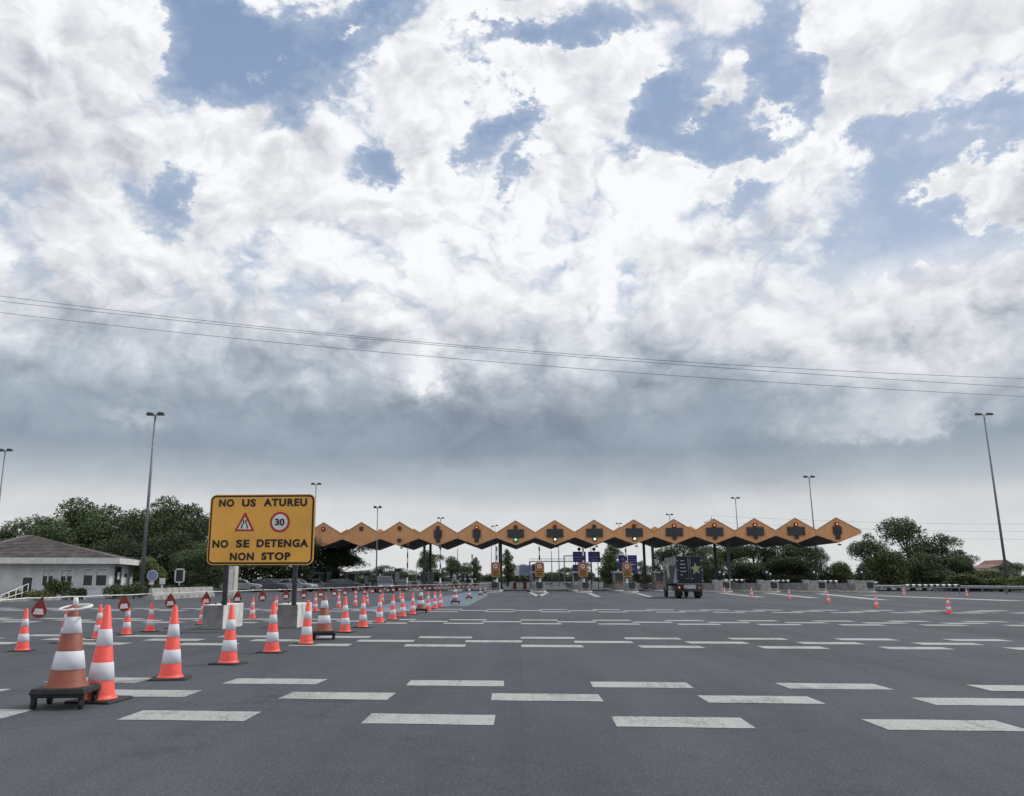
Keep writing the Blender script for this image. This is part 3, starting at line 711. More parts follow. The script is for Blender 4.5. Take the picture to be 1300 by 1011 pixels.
# ------------------------------------------------------------------ street lamps
def lamp(px, py_top, Y, lab, style='double', px_base=None, r=.12):
    t_ = A(px, py_top, Y); hgt = t_.z
    r *= max(1, hgt / 15)
    e = empty('street_lamp', (t_.x, Y, 0), lab, 'street lamp', 'tall street lamps around the plaza')
    MB().cyl((0, 0, 0), (0, 0, hgt - .1), r, r * .5, 12).cyl((0, 0, 0), (0, 0, .9), r * 1.35, r * 1.3, 12).build('pole', m_pole, e)
    n = (-1, 1) if style == 'double' else (1,)
    k = hgt / 14 * .78
    for s in n:
        MB().cyl((0, 0, hgt - .18), (s * .25 * k, 0, hgt - .08), .05).build('arm', m_pole, e)
        hd = MB(); c = s * .55 * k
        hd.hexa([(c - .36 * k, -.2, hgt - .17 + s * -.02), (c + .36 * k, -.2, hgt - .17), (c + .36 * k, .2, hgt - .17), (c - .36 * k, .2, hgt - .17),
                 (c - .26 * k, -.12, hgt + .12), (c + .3 * k, -.12, hgt + .06), (c + .3 * k, .12, hgt + .06), (c - .26 * k, .12, hgt + .12)])
        hd.build('lamp_head', m_dark, e, .03)
lamp(197.5, 525, 66, 'tall double-headed street lamp rising before the trees beside the white building', r=.16)
lamp(1249, 525.5, 104, 'tall double-headed street lamp on the far right of the plaza')
lamp(7, 571, 80, 'street lamp cut by the left edge of the picture')
lamp(401.5, 614, 112, 'double-headed street lamp just behind the amber sign')
lamp(479.5, 643.5, 100, 'single street lamp standing before the third canopy panel', 'double', r=.1)
lamp(559.5, 657.5, 150, 'small street lamp head peeking above the fourth canopy peak')
lamp(623.5, 668, 170, 'distant thin street lamp behind the valley before the sixth peak', 'single', r=.08)
lamp(628.5, 667, 175, 'distant bare lamp pole next to the thin lamp behind the canopy', 'single', r=.08)
lamp(1027, 605, 118, 'tall street lamp behind the right part of the canopy')
lamp(933.5, 632, 150, 'street lamp above the canopy right of the pylon')
lamp(850, 653, 165, 'small street lamp above the canopy left of the pylon')
lamp(785.5, 664.5, 200, 'tiny street lamp head above the canopy in the middle', r=.08)
lamp(401, 716, 140, 'low street lamp among the trees right of the amber sign', 'single', r=.07)
lamp(426, 717, 130, 'low white-headed lamp before the round pine', 'single', r=.07)
lamp(529, 715, 150, 'low lamp between the left canopy columns and the striped arm', 'single', r=.07)
for i, (px, yt) in enumerate(((581, 697), (572, 706), (709, 690), (750, 690), (700, 700))):
    p = A(px, yt, 190); e = tag(MB().cyl((0, 0, 0), (0, 0, p.z), .13, .09, 8).cyl((0, 0, 0), (0, 0, .5), .2, .2, 8).build('mast', m_pole), 'thin distant steel mast beyond the toll lanes, ' + ORD[i] + (' of the pair on the left' if i < 2 else ' of the masts by lane order') , 'mast', 'distant masts'); e.location = (p.x, 190, 0)
# ------------------------------------------------------------------ power lines and pylon
for i, (y0, ym, y1) in enumerate(((376, 444, 481), (382.5, 446.5, 492), (397, 461.5, 503.5))):
    Y0 = 62 + i * .6
    # quadratic through three picture rows, kept in one vertical plane
    P0, Pm, P1 = A(0, y0, Y0), A(650, ym, Y0), A(1300, y1, Y0)
    def zq(x): 
        L0 = (x - Pm.x) * (x - P1.x) / ((P0.x - Pm.x) * (P0.x - P1.x)); L1 = (x - P0.x) * (x - P1.x) / ((Pm.x - P0.x) * (Pm.x - P1.x)); L2 = (x - P0.x) * (x - Pm.x) / ((P1.x - P0.x) * (P1.x - Pm.x))
        return P0.z * L0 + Pm.z * L1 + P1.z * L2
    pts = [(x, Y0, zq(x)) for x in [-58 + 3.2 * k for k in range(41)]]
    tag(MB().tube(pts, .016, 6).build('power_line', m_dark), 'dark overhead power cable crossing the clouds, ' + ('uppermost of three', 'middle one of three', 'lowest of three')[i], 'power line', 'overhead power cables')
py = A(903, 655, 420); pe = empty('electricity_pylon', (py.x, 420, 0), 'distant lattice electricity pylon poking above the canopy', 'pylon')
pm = MB(); hz = py.z
for sx in (-1, 1):
    for sy_ in (-1, 1): pm.cyl((sx * 3, sy_ * 3, 0), (sx * .5, sy_ * .5, hz * .82), .16, .12, 5).cyl((sx * .5, sy_ * .5, hz * .82), (0, 0, hz), .12, .08, 5)
for k in range(9):
    za, zb = hz * .82 * k / 9, hz * .82 * (k + 1) / 9; wa, wb = 3 - 2.5 * k / 9, 3 - 2.5 * (k + 1) / 9
    for s in (-1, 1): pm.cyl((-wa, s * wa, za), (wb, s * wb, zb), .08, n=4).cyl((wa, s * wa, za), (-wb, s * wb, zb), .08, n=4).cyl((s * wa, -wa, za), (s * wb, wb, zb), .08, n=4)
pm.build('lattice', m_steel, pe)
for z_, w_ in ((.80, 4.6), (.90, 3.8)):
    MB().cyl((-w_, 0, hz * z_), (w_, 0, hz * z_), .16, n=5).cyl((-w_, 0, hz * z_), (0, 0, hz * (z_ + .05)), .1, n=5).cyl((w_, 0, hz * z_), (0, 0, hz * (z_ + .05)), .1, n=5).build('crossarm', m_steel, pe)
for i, (dy, z_) in enumerate(((0, .80), (0, .90), (0, 1.0))):
    s0 = Vector((py.x + (4.5, 3.7, 0)[i], 420, hz * z_)); s1 = Vector((py.x + 300, 300, hz * z_ + 2))
    tag(MB().tube([s0.lerp(s1, k / 24) - Vector((0, 0, 9 * math.sin(PI * k / 24))) for k in range(25)], .05, 5).build('pylon_line', m_steel), 'faint cable running right from the distant pylon, ' + ('lowest', 'middle', 'topmost')[i], 'power line', 'cables of the distant pylon')
# ------------------------------------------------------------------ vegetation
def leafmat(name, c1, c2, sc):
    m = bpy.data.materials.new(name); m.use_nodes = True; t = m.node_tree; b = t.nodes['Principled BSDF']
    tc = t.nodes.new('ShaderNodeTexCoord'); P = V(t, tc.outputs['Object']); oi = t.nodes.new('ShaderNodeObjectInfo')
    n = noise(t, P, sc, 5, .7); n2 = noise(t, P, sc * 9, 2, .6)
    c = mixc(t, (n * .6 + n2 * .4).step(.36, .64), c1, c2)
    rv = V(t, oi.outputs['Random']) * .5 + .75
    c = mixc(t, 1.0, c, vec(t, rv, rv, rv * .95), 'MULTIPLY'); t.links.new(c.s, b.inputs['Base Color']); b.inputs['Roughness'].default_value = .8
    b.inputs['Specular IOR Level'].default_value = .2
    return m
m_leaf = leafmat('pine_foliage', (.060, .088, .045), (.150, .198, .090), .5)
m_leaf2 = leafmat('broad_foliage', (.070, .095, .042), (.185, .215, .095), .6)
m_leaf3 = leafmat('dark_foliage', (.050, .075, .046), (.125, .165, .084), .5)
m_bark = M('bark', (.11, .085, .065), .9, .3, 3, bump=.5)
def crown_mesh(rng, lobes, n, s, rad=1.0, shell=.62):
    """leaf clumps through ellipsoid lobes; unit sized"""
    mb = MB(); tot = sum(l[3] * l[4] for l in lobes)
    for cx, cy, cz, rx, rz in lobes:
        k = int(n * rx * rz / tot)
        for _ in range(k):
            v = Vector((rng.gauss(0, 1), rng.gauss(0, 1), rng.gauss(0, 1))).normalized()
            if v.z < -.35 and rng.random() < .5: v.z *= -1
            q = rng.uniform(shell, 1.08) if rng.random() < .85 else rng.uniform(.2, shell)
            c = Vector((cx + v.x * rx * q, cy + v.y * rx * q, cz + v.z * rz * q))
            for _k in range(2):
                a = Vector((rng.gauss(0, 1), rng.gauss(0, 1), rng.gauss(0, .7))).normalized(); b_ = a.cross(Vector((rng.gauss(0, 1), rng.gauss(0, 1), rng.gauss(0, 1)))).normalized()
                ss = s * rng.uniform(.5, 1.25); o = c + Vector((rng.gauss(0, s * .6), rng.gauss(0, s * .6), rng.gauss(0, s * .6)))
                mb.poly([o - a * ss - b_ * ss * .2, o - b_ * ss * .55, o + a * ss * .9, o + b_ * ss * .6 - a * ss * .1])
    return mb
TREES = {}
def make_tree_proto(kind, seed):
    rng = random.Random(seed); lobes = []
    if kind == 'pine':      # umbrella / aleppo pine: wide billowing top
        H_, R = 10.0, 4.2
        for _ in range(17):
            a = rng.uniform(0, 2 * PI); d = R * rng.uniform(.15, .85); lobes.append((math.cos(a) * d, math.sin(a) * d, rng.uniform(5.2, 8.4) - d * .25, rng.uniform(1.1, 2.1), rng.uniform(.8, 1.35)))
        lobes.append((0, 0, 8.3, 2.0, 1.5)); m, n, s = m_leaf, 8000, .135
    elif kind == 'dense':   # broad full crown down to the ground
        H_, R = 10.0, 4.0
        for _ in range(24):
            a = rng.uniform(0, 2 * PI); z = rng.uniform(1.2, 8.3); w = math.sin(min(1, (z / 9.5)) * PI) ** .6; d = R * w * rng.uniform(.3, .85)
            lobes.append((math.cos(a) * d, math.sin(a) * d, z, rng.uniform(1.1, 2.0), rng.uniform(1.0, 1.6)))
        lobes.append((0, 0, 8.6, 1.3, 1.2)); m, n, s = m_leaf3, 9500, .135
    elif kind == 'tall':    # poplar or cypress like
        H_ = 10.0
        for k in range(16):
            z = 1.2 + k * .53; w = 1.7 * math.sin(min(1, (z + .8) / 10.6) * PI) ** .7; a = rng.uniform(0, 2 * PI)
            lobes.append((math.cos(a) * w * .45, math.sin(a) * w * .45, z, max(.5, w * .75), .95))
        m, n, s = m_leaf, 4200, .14
    else:                   # rounded shrub
        H_ = 10.0
        for _ in range(16):
            a = rng.uniform(0, 2 * PI); d = 4.0 * rng.uniform(.1, .8); lobes.append((math.cos(a) * d, math.sin(a) * d, rng.uniform(2.5, 7.6) - d * .3, rng.uniform(1.6, 2.6), rng.uniform(1.4, 2.2)))
        m, n, s = m_leaf2, 5200, .22
    e = empty('tree', (0, -500, 0), 'x', 'tree')
    crown_mesh(rng, lobes, n, s).build('crown', m, e)
    tk = MB(); top = H_ * .8
    tk.tube([(0, 0, -.2), (rng.uniform(-.1, .1), 0, top * .3), (rng.uniform(-.25, .25), rng.uniform(-.2, .2), top * .65), (0, 0, top)], [.32, .25, .17, .05], 8)
    for lb in lobes[:12]:
        z0 = max(1.0, lb[2] * .55); tk.tube([(0, 0, z0), (lb[0] * .55, lb[1] * .55, (z0 + lb[2]) / 2 + .3), (lb[0], lb[1], lb[2])], [.13, .08, .03], 5)
    tk.build('trunk', m_bark, e)
    return e
for kd in ('pine', 'dense', 'tall', 'shrub'): TREES[kd] = [make_tree_proto(kd, s) for s in ((11, 12, 13) if kd in ('pine', 'dense') else (21, 22))]
BASEW = {'pine': 9.6, 'dense': 8.6, 'tall': 3.6, 'shrub': 9.0}
tcount = 0
def tree(kind, px, ytop, wpx, Y, label, group='trees around the plaza', name='tree', zb=0):
    global tcount
    pr = TREES[kind][tcount % len(TREES[kind])]; tcount += 1
    p = A(px, ytop, Y); wm = wpx * Y / F; sx = wm / BASEW[kind]; sz = (p.z - zb) / (9.9 if kind != 'shrub' else 9.4)
    o = clone(pr, (p.x, Y, zb), random.uniform(0, 6.28), label, group, (sx, sx, sz)); o.name = name; return o
# left wood
for i, (k, px, yt, w, Y, lab) in enumerate([
    ('dense', 2, 672, 60, 86, 'tree at the left picture edge above the eaves'), ('dense', 28, 658, 60, 88, 'tree above the left half of the building roof'), ('dense', 12, 684, 70, 82, 'lowest tree at the left edge behind the white building'), ('dense', 50, 655, 80, 90, 'rounded dark tree behind the roof of the white building'),
    ('pine', 100, 634, 95, 96, 'high leafy pine behind the roof ridge of the building'), ('dense', 140, 641, 85, 92, 'dense tree between the high pine and the tall street lamp'),
    ('dense', 182, 648, 70, 88, 'dark tree directly behind the tall left street lamp'), ('pine', 212, 632, 80, 94, 'highest pine right of the tall left street lamp'),
    ('dense', 245, 640, 80, 90, 'bushy tree just left of the amber sign'), ('dense', 272, 655, 70, 99, 'tree half hidden by the left edge of the amber sign'),
    ('dense', 315, 668, 80, 104, 'tree behind the left half of the amber sign'), ('dense', 362, 672, 80, 108, 'tree behind the right half of the amber sign'),
    ('dense', 75, 668, 90, 84, 'lower bushy tree behind the middle of the roof'), ('dense', 225, 675, 80, 84, 'lower dark tree between lamp and amber sign'),
    ('dense', 160, 676, 70, 82, 'lower dark tree behind the right end of the building roof'), ('dense', -25, 690, 70, 84, 'dark tree cut by the left picture edge'),
    ('shrub', 193, 708, 34, 76, 'light green round shrub right of the white building'), ('dense', 262, 690, 66, 80, 'dark tree under the lower left corner of the amber sign'),
    ('pine', 424, 680, 82, 122, 'big round pine under the left end of the canopy'), ('dense', 395, 700, 60, 124, 'dark tree between the amber sign and the round pine'),
    ('dense', 428, 700, 64, 123, 'lower foliage tree beneath the round pine')]):
    tree(k, px, yt - 2, w * 1.28, Y, lab)
for i, (k, px, yt, w, Y, lab) in enumerate([
    ('dense', 463, 724, 50, 230, 'low distant tree behind the blue people carrier'), ('dense', 488, 717, 44, 220, 'distant dark tree above the blue people carrier'), ('dense', 510, 721, 40, 225, 'distant low tree left of the first striped arm'),
    ('pine', 541, 698, 44, 180, 'round tree behind the left canopy columns'), ('pine', 573, 706, 36, 190, 'wide tree left of the first amber island sign'), ('dense', 592, 714, 40, 200, 'low dark tree behind the lowered barrier'), ('tall', 603, 708, 18, 190, 'slim dark tree left of the first amber island sign'),
    ('dense', 555, 722, 60, 240, 'low tree line tree behind the left lanes'), ('dense', 622, 728, 40, 260, 'far low tree behind the first amber sign'),
    ('tall', 644, 698, 20, 170, 'upright tree just right of the middle canopy columns'), ('dense', 664, 716, 40, 240, 'tree behind the distant container lorry'),
    ('dense', 700, 726, 40, 260, 'far tree right of the second amber sign'), ('dense', 718, 720, 36, 250, 'far tree below the gantry beam'), ('dense', 738, 712, 34, 240, 'tree behind the pair of blue signs'),
    ('tall', 776, 690, 34, 150, 'broad cypress between the blue signs'), ('dense', 778, 712, 30, 155, 'bushy foliage at the foot of the broad cypress'), ('dense', 815, 711, 26, 150, 'small tree right of the four part blue sign'),
    ('dense', 842, 690, 36, 140, 'dark tree behind the canopy column left of the lorry'), ('dense', 866, 686, 60, 138, 'dark tree above the lorry'), ('dense', 895, 690, 50, 136, 'dark tree above the right edge of the lorry'), ('pine', 925, 683, 66, 140, 'dark pine behind the lane right of the lorry'),
    ('dense', 955, 690, 60, 134, 'green tree under the fourth panel from the right'), ('dense', 985, 682, 60, 132, 'dark tree under the third panel from the right'), ('dense', 1012, 680, 54, 130, 'very dark tree under the second panel from the right'),
    ('dense', 1040, 694, 40, 134, 'tree left of the thick lamp pole under the canopy end'), ('shrub', 1064, 712, 40, 132, 'pale low shrub beyond the right end of the canopy'), ('dense', 940, 708, 70, 128, 'low dark tree filling behind the right islands'), ('dense', 1000, 706, 70, 127, 'low dark tree behind the small cones on the right'),
    ('dense', 878, 706, 60, 130, 'low dark tree hidden behind the lorry'),
    ('dense', 1102, 676, 52, 118, 'left lobe tree of the big clump on the right'), ('dense', 1148, 656, 84, 120, 'highest tree of the big clump on the right'), ('dense', 1192, 676, 64, 118, 'right shoulder tree of the big clump on the right'),
    ('dense', 1216, 697, 46, 116, 'lowest tree at the right foot of the big clump'), ('shrub', 1122, 696, 60, 110, 'lighter shrub in front of the big clump on the right'), ('dense', 1168, 700, 70, 112, 'dark filling tree in the middle of the big clump'),
    ('shrub', 1246, 722, 50, 125, 'low shrub left of the right street lamp base'), ('dense', 1290, 714, 50, 122, 'low dark tree right of the right street lamp base'), ('shrub', 1268, 731, 60, 105, 'low hedge shrub at the right guardrail'),
    ('shrub', 1310, 727, 60, 100, 'low hedge shrub cut by the right picture edge'), ('shrub', 1225, 728, 60, 106, 'low hedge shrub behind the long striped barrier')]):
    tree(k, px, yt, w, Y, lab)
far = random.Random(5)
for i in range(26):     # far tree line
    px = 380 + i * 38 + far.uniform(-12, 12)
    tree('dense', px, 729 + far.uniform(-3, 3), 60, 420 + far.uniform(-30, 60), 'far low tree of the horizon line, ' + ORD[i] + ' from the left', 'trees of the far horizon line')
for kd in TREES:
    for e in TREES[kd]:
        for c in list(e.children): bpy.data.objects.remove(c)
        bpy.data.objects.remove(e)
# hedges
def hedge(px0, px1, y0, y1, Y, lab, mat=None, seed=1):
    a, b = A(px0, y1, Y), A(px1, y0, Y); rng = random.Random(seed); w = b.x - a.x; h = b.z
    e = empty('hedge', ((a.x + b.x) / 2, Y, 0), lab, 'hedge', 'low hedges by the building')
    lobes = []
    k = max(3, int(w / .8))
    for i in range(k): lobes.append((-w / 2 + w * (i + .5) / k, rng.uniform(-.3, .3), h * .5 + rng.uniform(-.1, .1), w / k * .8, h * .5 * rng.uniform(.85, 1.1)))
    crown_mesh(rng, lobes, int(1500 * max(1, w / 4)), .075).build('foliage', mat or m_leaf2, e)
    st = MB()
    for i in range(k): st.cyl((lobes[i][0], 0, 0), (lobes[i][0] * .98, 0, h * .6), .04, .02, 5)
    st.build('stem', m_bark, e)
hedge(55, 88, 737, 764, 57, 'dark rounded hedge in front of the building windows', m_leaf, 2)
hedge(15, 60, 751, 768, 54, 'low light green hedge at the left beside the ramp', m_leaf2, 3)
hedge(136, 178, 741, 762, 60, 'clipped hedge before the building door', m_leaf, 4)
hedge(178, 262, 743, 760, 72, 'long clipped hedge running from the building to the amber sign', m_leaf3, 5)
hedge(88, 108, 748, 763, 56, 'small hedge between dark hedge and parapet', m_leaf3, 6)
# ------------------------------------------------------------------ white building
YB = 68.0
RB = math.radians(14); bc = A(138, 740, YB)
ex_, ey_ = Vector((math.cos(RB), math.sin(RB))), Vector((-math.sin(RB), math.cos(RB)))
def loc(px, py, yl=0.0):
    """local (x, z) on the plane y = yl of the building, seen through a picture point"""
    d = ray(px, py); o = Vector((bc.x, bc.y)) + ey_ * yl; t_ = o.dot(ey_) / (d.x * ey_.x + d.y * ey_.y)
    q = Vector((d.x, d.y)) * t_; return (q - o).dot(ex_), H + d.z * t_
bd = empty('service_building', (bc.x, YB, 0), 'low white service building with grey hipped roof and blinds', 'building', rz=RB)
D = 9.0; x1 = 0.0; x0 = loc(-58, 740)[0]; wz = loc(110, 715)[1]; pg = lambda px: loc(px, 740)[0]; zz_ = lambda px, py: loc(px, py)[1]
ops = sorted([(pg(27), pg(42), .1, zz_(30, 732), 'door'), (pg(104), pg(118), zz_(110, 745), zz_(110, 722), 'window'), (pg(120), pg(136), zz_(128, 745), zz_(128, 722), 'window'),
              (pg(52), pg(68), zz_(60, 745), zz_(60, 723), 'window'), (pg(75), pg(92), zz_(80, 745), zz_(80, 723), 'window'), (pg(-36), pg(-10), zz_(0, 745), zz_(0, 723), 'window')])
wl = MB(); cur = x0
for (a0, a1, z0, z1, kd) in ops:
    wl.box((cur + a0) / 2, .15, wz / 2, a0 - cur, .3, wz)
    if z0 > .15: wl.box((a0 + a1) / 2, .15, z0 / 2, a1 - a0, .3, z0)
    wl.box((a0 + a1) / 2, .15, (z1 + wz) / 2, a1 - a0, .3, wz - z1); cur = a1
wl.box((cur + x1) / 2, .15, wz / 2, x1 - cur, .3, wz)
wl.box(x0 + .15, D / 2 + .15, wz / 2, .3, D - .3, wz).box(x1 - .15, D / 2 + .15, wz / 2, .3, D - .3, wz).box((x0 + x1) / 2, D + .15, wz / 2, x1 - x0, .3, wz)
wl.build('wall', m_wall, bd)
for (a0, a1, z0, z1, kd) in ops:
    f_ = MB(); t = .09
    f_.box((a0 + a1) / 2, .06, z1 - t / 2, a1 - a0, .16, t).box((a0 + a1) / 2, .06, z0 + t / 2, a1 - a0, .16, t)
    for xx in ([a0 + t / 2, a1 - t / 2] + ([(a0 + a1) / 2] if kd == 'window' and a0 < pg(100) else [])): f_.box(xx, .06, (z0 + z1) / 2, t, .15, z1 - z0 - 2 * t)
    fo = f_.build('door_frame' if kd == 'door' else 'window', m_white, bd)
    MB().box((a0 + a1) / 2, .16, (z0 + z1) / 2, a1 - a0, .03, z1 - z0).build('pane', m_glass, fo)
    if kd == 'door': MB().box((a0 + a1) / 2, .12, z0 + (z1 - z0) * .3, (a1 - a0) * .7, .02, (z1 - z0) * .35).build('door_leaf', m_dark, fo)
    else: MB().box((a0 + a1) / 2, .12, z1 - .34, (a1 - a0) - .2, .03, .42).build('blind', m_white, fo)
fo = MB().box(.03, 1.4, 1.25, .10, .1, 2.5).box(.03, 4.3, 1.25, .10, .1, 2.5).box(.03, 2.85, 2.55, .10, 3.0, .1).build('door_frame', m_white, bd)
MB().box(.012, 2.85, 1.25, .02, 2.8, 2.5).build('door_leaf', m_glass, fo); MB().box(.03, 3.2, 1.7, .02, .8, .6).build('notice', m_white, fo)
MB().box(.02, 6.1, 1.75, .04, .9, .3).build('wall_plate', m_dark, bd)
m_rooft = M('grey_roof_tile', (.105, .092, .092), .85, .2, 1.2, bump=.3)
ov = .8; ex0, ex1 = x0 - ov, x1 + ov; apx, apz = loc(42, 681, D / 2 + .15); ey0, ey1 = -ov, D + .3 + ov; wz2 = loc(100, 709, -ov)[1]
R0, R1 = Vector((apx - .5, D / 2, apz)), Vector((apx, D / 2, apz)); c_ = [Vector((ex0, ey0, wz2)), Vector((ex1, ey0, wz2)), Vector((ex1, ey1, wz2)), Vector((ex0, ey1, wz2))]
rm = MB().poly([c_[0], c_[1], R1, R0]).poly([c_[1], c_[2], R1]).poly([c_[2], c_[3], R0, R1]).poly([c_[3], c_[0], R0]); rm.poly(c_[::-1])
ro = rm.build('roof', m_rooft, bd)
tl = MB()   # tile courses
for k in range(1, 15):
    u = k / 15; L_, R_ = c_[0].lerp(R0, u), c_[1].lerp(R1, u); tl.tube([L_ + Vector((0, -.02, .01)), R_ + Vector((0, -.02, .01))], .03, 4)
    L_, R_ = c_[1].lerp(R1, u), c_[2].lerp(R1, u); tl.tube([L_, R_], .03, 4)
tl.build('tile_course', m_rooft, ro)
MB().tube([c_[1], R1], .09, 6).tube([c_[0], R0], .09, 6).tube([R0, R1], .09, 6).build('ridge_cap', M('ridge_grey', (.2, .18, .17), .8, .1, 2), ro)
an = loc(53, 686, 2.0); MB().cyl((an[0], 2.0, wz2 + .2), (an[0], 2.0, an[1]), .04).build('antenna', m_dark, ro)
MB().box((ex0 + ex1) / 2, ey0 - .06, (wz + wz2) / 2 - .02, ex1 - ex0 + .24, .12, wz2 - wz + .12).box(ex1 + .06, (ey0 + ey1) / 2, (wz + wz2) / 2 - .02, .12, ey1 - ey0, wz2 - wz + .12).build('fascia_board', m_white, bd)
# sill parapet, ramp and railing
pr = MB().box(A(123, 750, 63).x, 63, .36, 1.8, .25, .72).box(A(123, 750, 63).x, 63, .75, 1.9, .32, .06).build('parapet_wall', m_wall); tag(pr, 'short white parapet wall below the building window', 'wall')
rl = empty('ramp_railing', (0, 0, 0), 'white metal railing of the ramp at the left edge before the building', 'railing')
ra, rb = G(0, 768), G(34, 762)
for f_, nm in ((1.0, 'handrail'), (.55, 'mid_rail')): MB().tube([ra + Vector((-4, 0, .35 * f_)), ra + Vector((0, 0, .5 * f_)), rb + Vector((0, 0, 1.1 * f_))], .025, 6).build(nm, m_white, rl)
for k in range(5): q = ra.lerp(rb, k / 4); MB().cyl(q, q + Vector((0, 0, .5 + .6 * k / 4)), .025).build('rail_post', m_white, rl)
# ------------------------------------------------------------------ guardrails and barrier walls
def guardrail(pts, lab, h=.75, sp=4.0, mat=None):
    e = empty('guardrail', (0, 0, 0), lab, 'guardrail', 'steel guardrails'); pts = [Vector(p) for p in pts]
    bm = MB()
    prof = [(.00, -.155), (.03, -.11), (.08, -.08), (.03, -.03), (.0, 0), (.03, .03), (.08, .08), (.03, .11), (0, .155)]
    for a, b in zip(pts[:-1], pts[1:]):
        d = (b - a).normalized(); n = Vector((d.y, -d.x, 0)); n = n if n.y < 0 or (n.y == 0 and n.x < 0) else -n
        for (u, v), (u2, v2) in zip(prof[:-1], prof[1:]):
            bm.poly([a + n * u + Vector((0, 0, h - .16 + v)), b + n * u + Vector((0, 0, h - .16 + v)), b + n * u2 + Vector((0, 0, h - .16 + v2)), a + n * u2 + Vector((0, 0, h - .16 + v2))])
            bm.poly([a + n * (u - .012) + Vector((0, 0, h - .16 + v)), b + n * (u - .012) + Vector((0, 0, h - .16 + v)), b + n * (u2 - .012) + Vector((0, 0, h - .16 + v2)), a + n * (u2 - .012) + Vector((0, 0, h - .16 + v2))])
    bm.build('rail', mat or m_steel, e)
    for a, b in zip(pts[:-1], pts[1:]):
        L = (b - a).length; k = max(1, int(L / sp))
        for i in range(k):
            q = a.lerp(b, i / k); MB().box(q.x, q.y + .1, h / 2, .1, .12, h).build('post', m_pole, e)
g = [G(1100, 748.0), G(1300, 757.5)]
guardrail([(54, 128, 0), (52.5, 110, 0), (50, 95, 0), (49.5, 80, 0), (50, 60, 0)], 'steel guardrail along the right edge behind the cones', .78)
guardrail([A(1108, 750, 100) * Vector((1, 1, 0)) if False else Vector((A(1108, 750, 98).x, 98, 0)), Vector((A(1150, 750, 97).x, 97, 0)), Vector((A(1230, 750, 90).x, 90, 0)), Vector((A(1330, 750, 82).x, 82, 0))], 'steel guardrail in front of the big tree clump', .8, 3)
cb = empty('jersey_wall', (0, 0, 0), 'long pale concrete crash wall left of the amber sign', 'crash wall')
q0, q1 = G(190, 762), G(268, 757.5); dv = (q1 - q0); L = dv.length; az_ = math.atan2(dv.y, dv.x)
for k in range(5):
    m_ = q0.lerp(q1, (k + .5) / 5); MB().box(m_.x, m_.y, .15, L / 5 - .03, .6, .3, az_).box(m_.x, m_.y, .55, L / 5 - .03, .34, .5, az_, 1, .6).build('segment', m_conc, cb)
# parapet-like wall on right verge
rw = MB().box(58, 108, .35, 14, .3, .7).build('low_wall', m_concd); tag(rw, 'low grey wall beyond the right end of the canopy', 'wall')
# round blue sign
q = A(193.5, 731, 60); e = empty('round_sign', (q.x, 60, 0), 'round blue road sign with small white plate beneath, on the left verge', 'sign')
MB().cyl((0, 0, q.z), (0, .03, q.z), .36, n=28).build('disc', M('pale_blue', (.22, .25, .52), .45, .08, 4), e)
MB().ring(.36, .40, -.003, .03, (0, q.z), 28).build('rim', m_white, e)
MB().box(-.02, 0, A(0, 740.5, 60).z, .36, .02, .2).build('sub_plate', m_white, e); MB().cyl((0, .06, 0), (0, .06, q.z + .2), .035).build('post', m_steel, e)
# white framed board and little box
q = A(228, 731, 75); e = empty('notice_frame', (q.x, 75, 0), 'small white framed notice board against the dark trees', 'notice board')
w_, h_ = .46, 1.15
MB().box(-w_ + .06, 0, q.z, .12, .06, 2 * h_ * .5 + .1).box(w_ - .06, 0, q.z, .12, .06, 2 * h_ * .5 + .1).box(0, 0, q.z + .58, 2 * w_, .06, .12).box(0, 0, q.z - .58, 2 * w_, .06, .12).build('frame', m_white, e)
MB().box(0, .03, q.z, .7, .03, 1.1).build('panel', m_dark, e); MB().cyl((0, .06, 0), (0, .06, q.z - .5), .05).build('post', m_steel, e)
q = A(206, 738, 70); e = tag(MB().box(0, 0, .16, .5, .4, .3).box(0, 0, .8, .12, .12, 1.1).box(0, 0, q.z, .42, .3, .5, .3).build('meter_box', m_white), 'small white box on a stem right of the round blue sign', 'utility box'); e.location = (q.x, 70, 0)
# pale tall cabinet behind sign
q0, q1 = A(287, 748, 60), A(301, 719, 60); e = empty('control_cabinet', ((q0.x + q1.x) / 2, 60, 0), 'tall pale cabinet seen under the amber sign beside its left post', 'cabinet')
MB().box(0, 0, q1.z / 2, q1.x - q0.x, .8, q1.z).build('body', M('cream_panel', (.58, .56, .48), .6, .08, 2), e, .03); MB().box(0, -.41, q1.z * .5, .5, .02, q1.z * .8).build('door', m_white, e)
